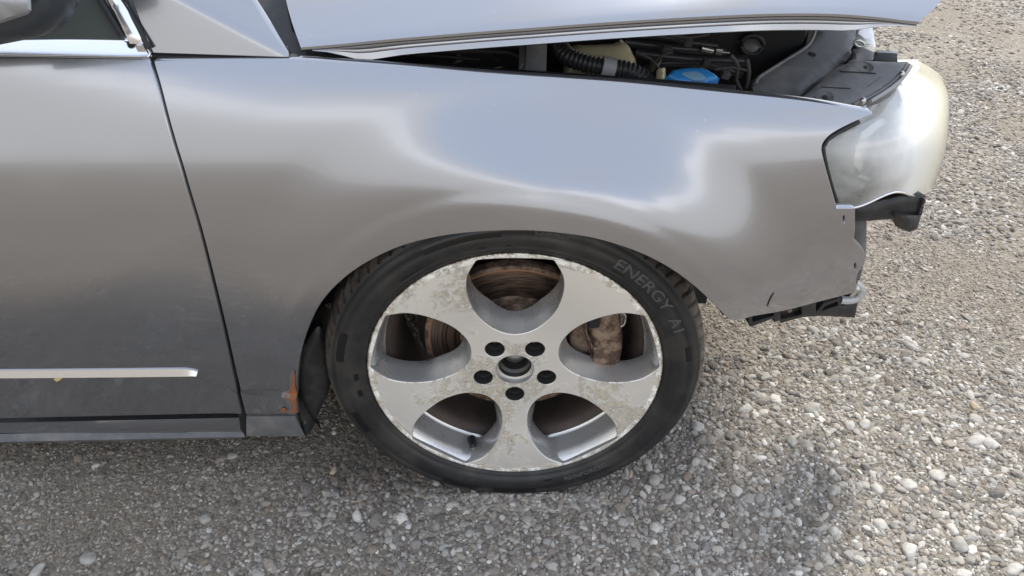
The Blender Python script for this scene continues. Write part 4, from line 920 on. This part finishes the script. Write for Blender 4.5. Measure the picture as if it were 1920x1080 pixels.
# ------------------------------------------------------------------ bigger single stones measured in the photograph
def stone_mat(nm, a, b):
    m = mat(nm, a, .7); t = NT(m); t.set('Base Color', t.mix(t.mr(t.noise(70, 5, .6), .35, .7), a, b)); t.set('Normal', t.bump(t.noise(250, 5), .001, .5)); return m
SM = [stone_mat('pale_stone', (.38, .36, .325), (.52, .49, .44)), stone_mat('grey_stone', (.27, .255, .225), (.38, .36, .32)), stone_mat('tan_stone', (.36, .29, .2), (.46, .39, .28))]
def stone(px, py, L_, W_, ang, m, label, seed):
    r = random.Random(seed); c = onZ(px, py); sc_ = np.linalg.norm(c-CAM)/FPX
    bm = bmesh.new(); bmesh.ops.create_icosphere(bm, subdivisions=3, radius=1)
    pl = [(Vector((r.uniform(-1, 1), r.uniform(-1, 1), r.uniform(-.4, 1))).normalized(), r.uniform(.68, .92)) for _ in range(10)]
    for v in bm.verts:
        co = v.co.copy()
        for n_, d in pl:
            q = co.dot(n_)
            if q > d: co -= n_*(q-d)*.85
        v.co = Vector((co.x*L_*sc_/2, co.y*W_*sc_/2*1.35, co.z*min(L_, W_)*sc_*.40))
    for f in bm.faces: f.smooth = True
    me = bpy.data.meshes.new('loose_stone'); bm.to_mesh(me); bm.free(); me.materials.append(m)
    o = bpy.data.objects.new('loose_stone', me); o.location = (c[0], c[1], float(gh(c[0], c[1]))+min(L_, W_)*sc_*.10); o.rotation_euler = (r.uniform(-.1, .1), r.uniform(-.1, .1), -ang); link(o)
    tag(o, label, 'stone', 'larger stones lying on the gravel')
st = [(1307, 804, 25, 20, .5, 0, 'oval pale grey stone right of the tyre'), (1226, 905, 25, 20, .2, 1, 'round grey stone in front of the tyre lower right'), (1227, 993, 22, 18, 0, 0, 'round whitish pebble at the bottom of the photo right of centre'),
      (1561, 925, 20, 22, .9, 1, 'smooth grey egg shaped stone standing out right of the wheel'), (1522, 769, 22, 26, 1.1, 1, 'long grey stone lying in the shade in front of the nose'), (1648, 985, 24, 17, .5, 0, 'bright white oblong pebble low right of the wheel'),
      (1562, 1003, 20, 18, .3, 0, 'pale rounded pebble near the bottom edge, right part'), (1380, 925, 24, 20, .4, 0, 'whitish angular stone right below the tyre'), (1482, 832, 20, 20, .2, 1, 'round grey pebble in the shade edge'), (1510, 838, 24, 16, .3, 1, 'flat grey oval pebble beside a round one'),
      (1592, 802, 18, 18, .2, 0, 'light round pebble on the left of a pair in front of the nose'), (1620, 800, 18, 19, .8, 0, 'light round pebble on the right of a pair in front of the nose'), (1755, 896, 26, 18, .3, 0, 'pale wedge shaped stone in full sun'), (1700, 912, 30, 18, .1, 0, 'flat pale slab of stone in sun'),
      (1830, 828, 20, 26, 1.3, 0, 'upright pale stone in the cluster at the far right'), (1858, 832, 30, 17, .2, 0, 'long flat white stone in the cluster at the far right'), (1828, 764, 15, 15, 0, 2, 'dark tan rounded stone alone on bare dirt'), (1642, 920, 22, 18, .5, 0, 'bright oval stone at the shade edge'),
      (1800, 1024, 26, 24, .4, 1, 'grey angular cobble at lower right'), (1704, 1035, 26, 26, .7, 0, 'round pale cobble at the bottom right'), (1902, 1068, 20, 26, 1.2, 0, 'pale stone cut by the bottom right corner'), (1784, 995, 20, 18, .2, 0, 'white pebble in a heap at lower right'),
      (435, 855, 24, 12, -.2, 1, 'flat brownish stone just below the sill'), (385, 975, 22, 16, .1, 1, 'grey oval stone on the ground at lower left'), (68, 1072, 16, 26, .3, 0, 'long pale stone at the bottom left corner'), (166, 1048, 26, 18, .1, 1, 'dull grey stone at the lower left'), (181, 873, 16, 10, -.7, 0, 'small white chip under the door'),
      (628, 803, 12, 8, 0, 2, 'small tan pebble beside the tyre tread'), (627, 811, 12, 9, .2, 0, 'small pale pebble below the tan one by the tread'), (626, 886, 14, 16, .4, 2, 'tan pebble in the dark patch left of the tyre'), (1181, 893, 10, 16, .2, 2, 'orange tan pebble under the tyre edge'), (1175, 812 + 78, 10, 16, -.2, 0, 'cream pebble beside the orange tan one')]
for k, (a, b, l_, w_, an, mi, lb) in enumerate(st): stone(a, b, l_, w_, an, SM[mi], lb, 100+k)
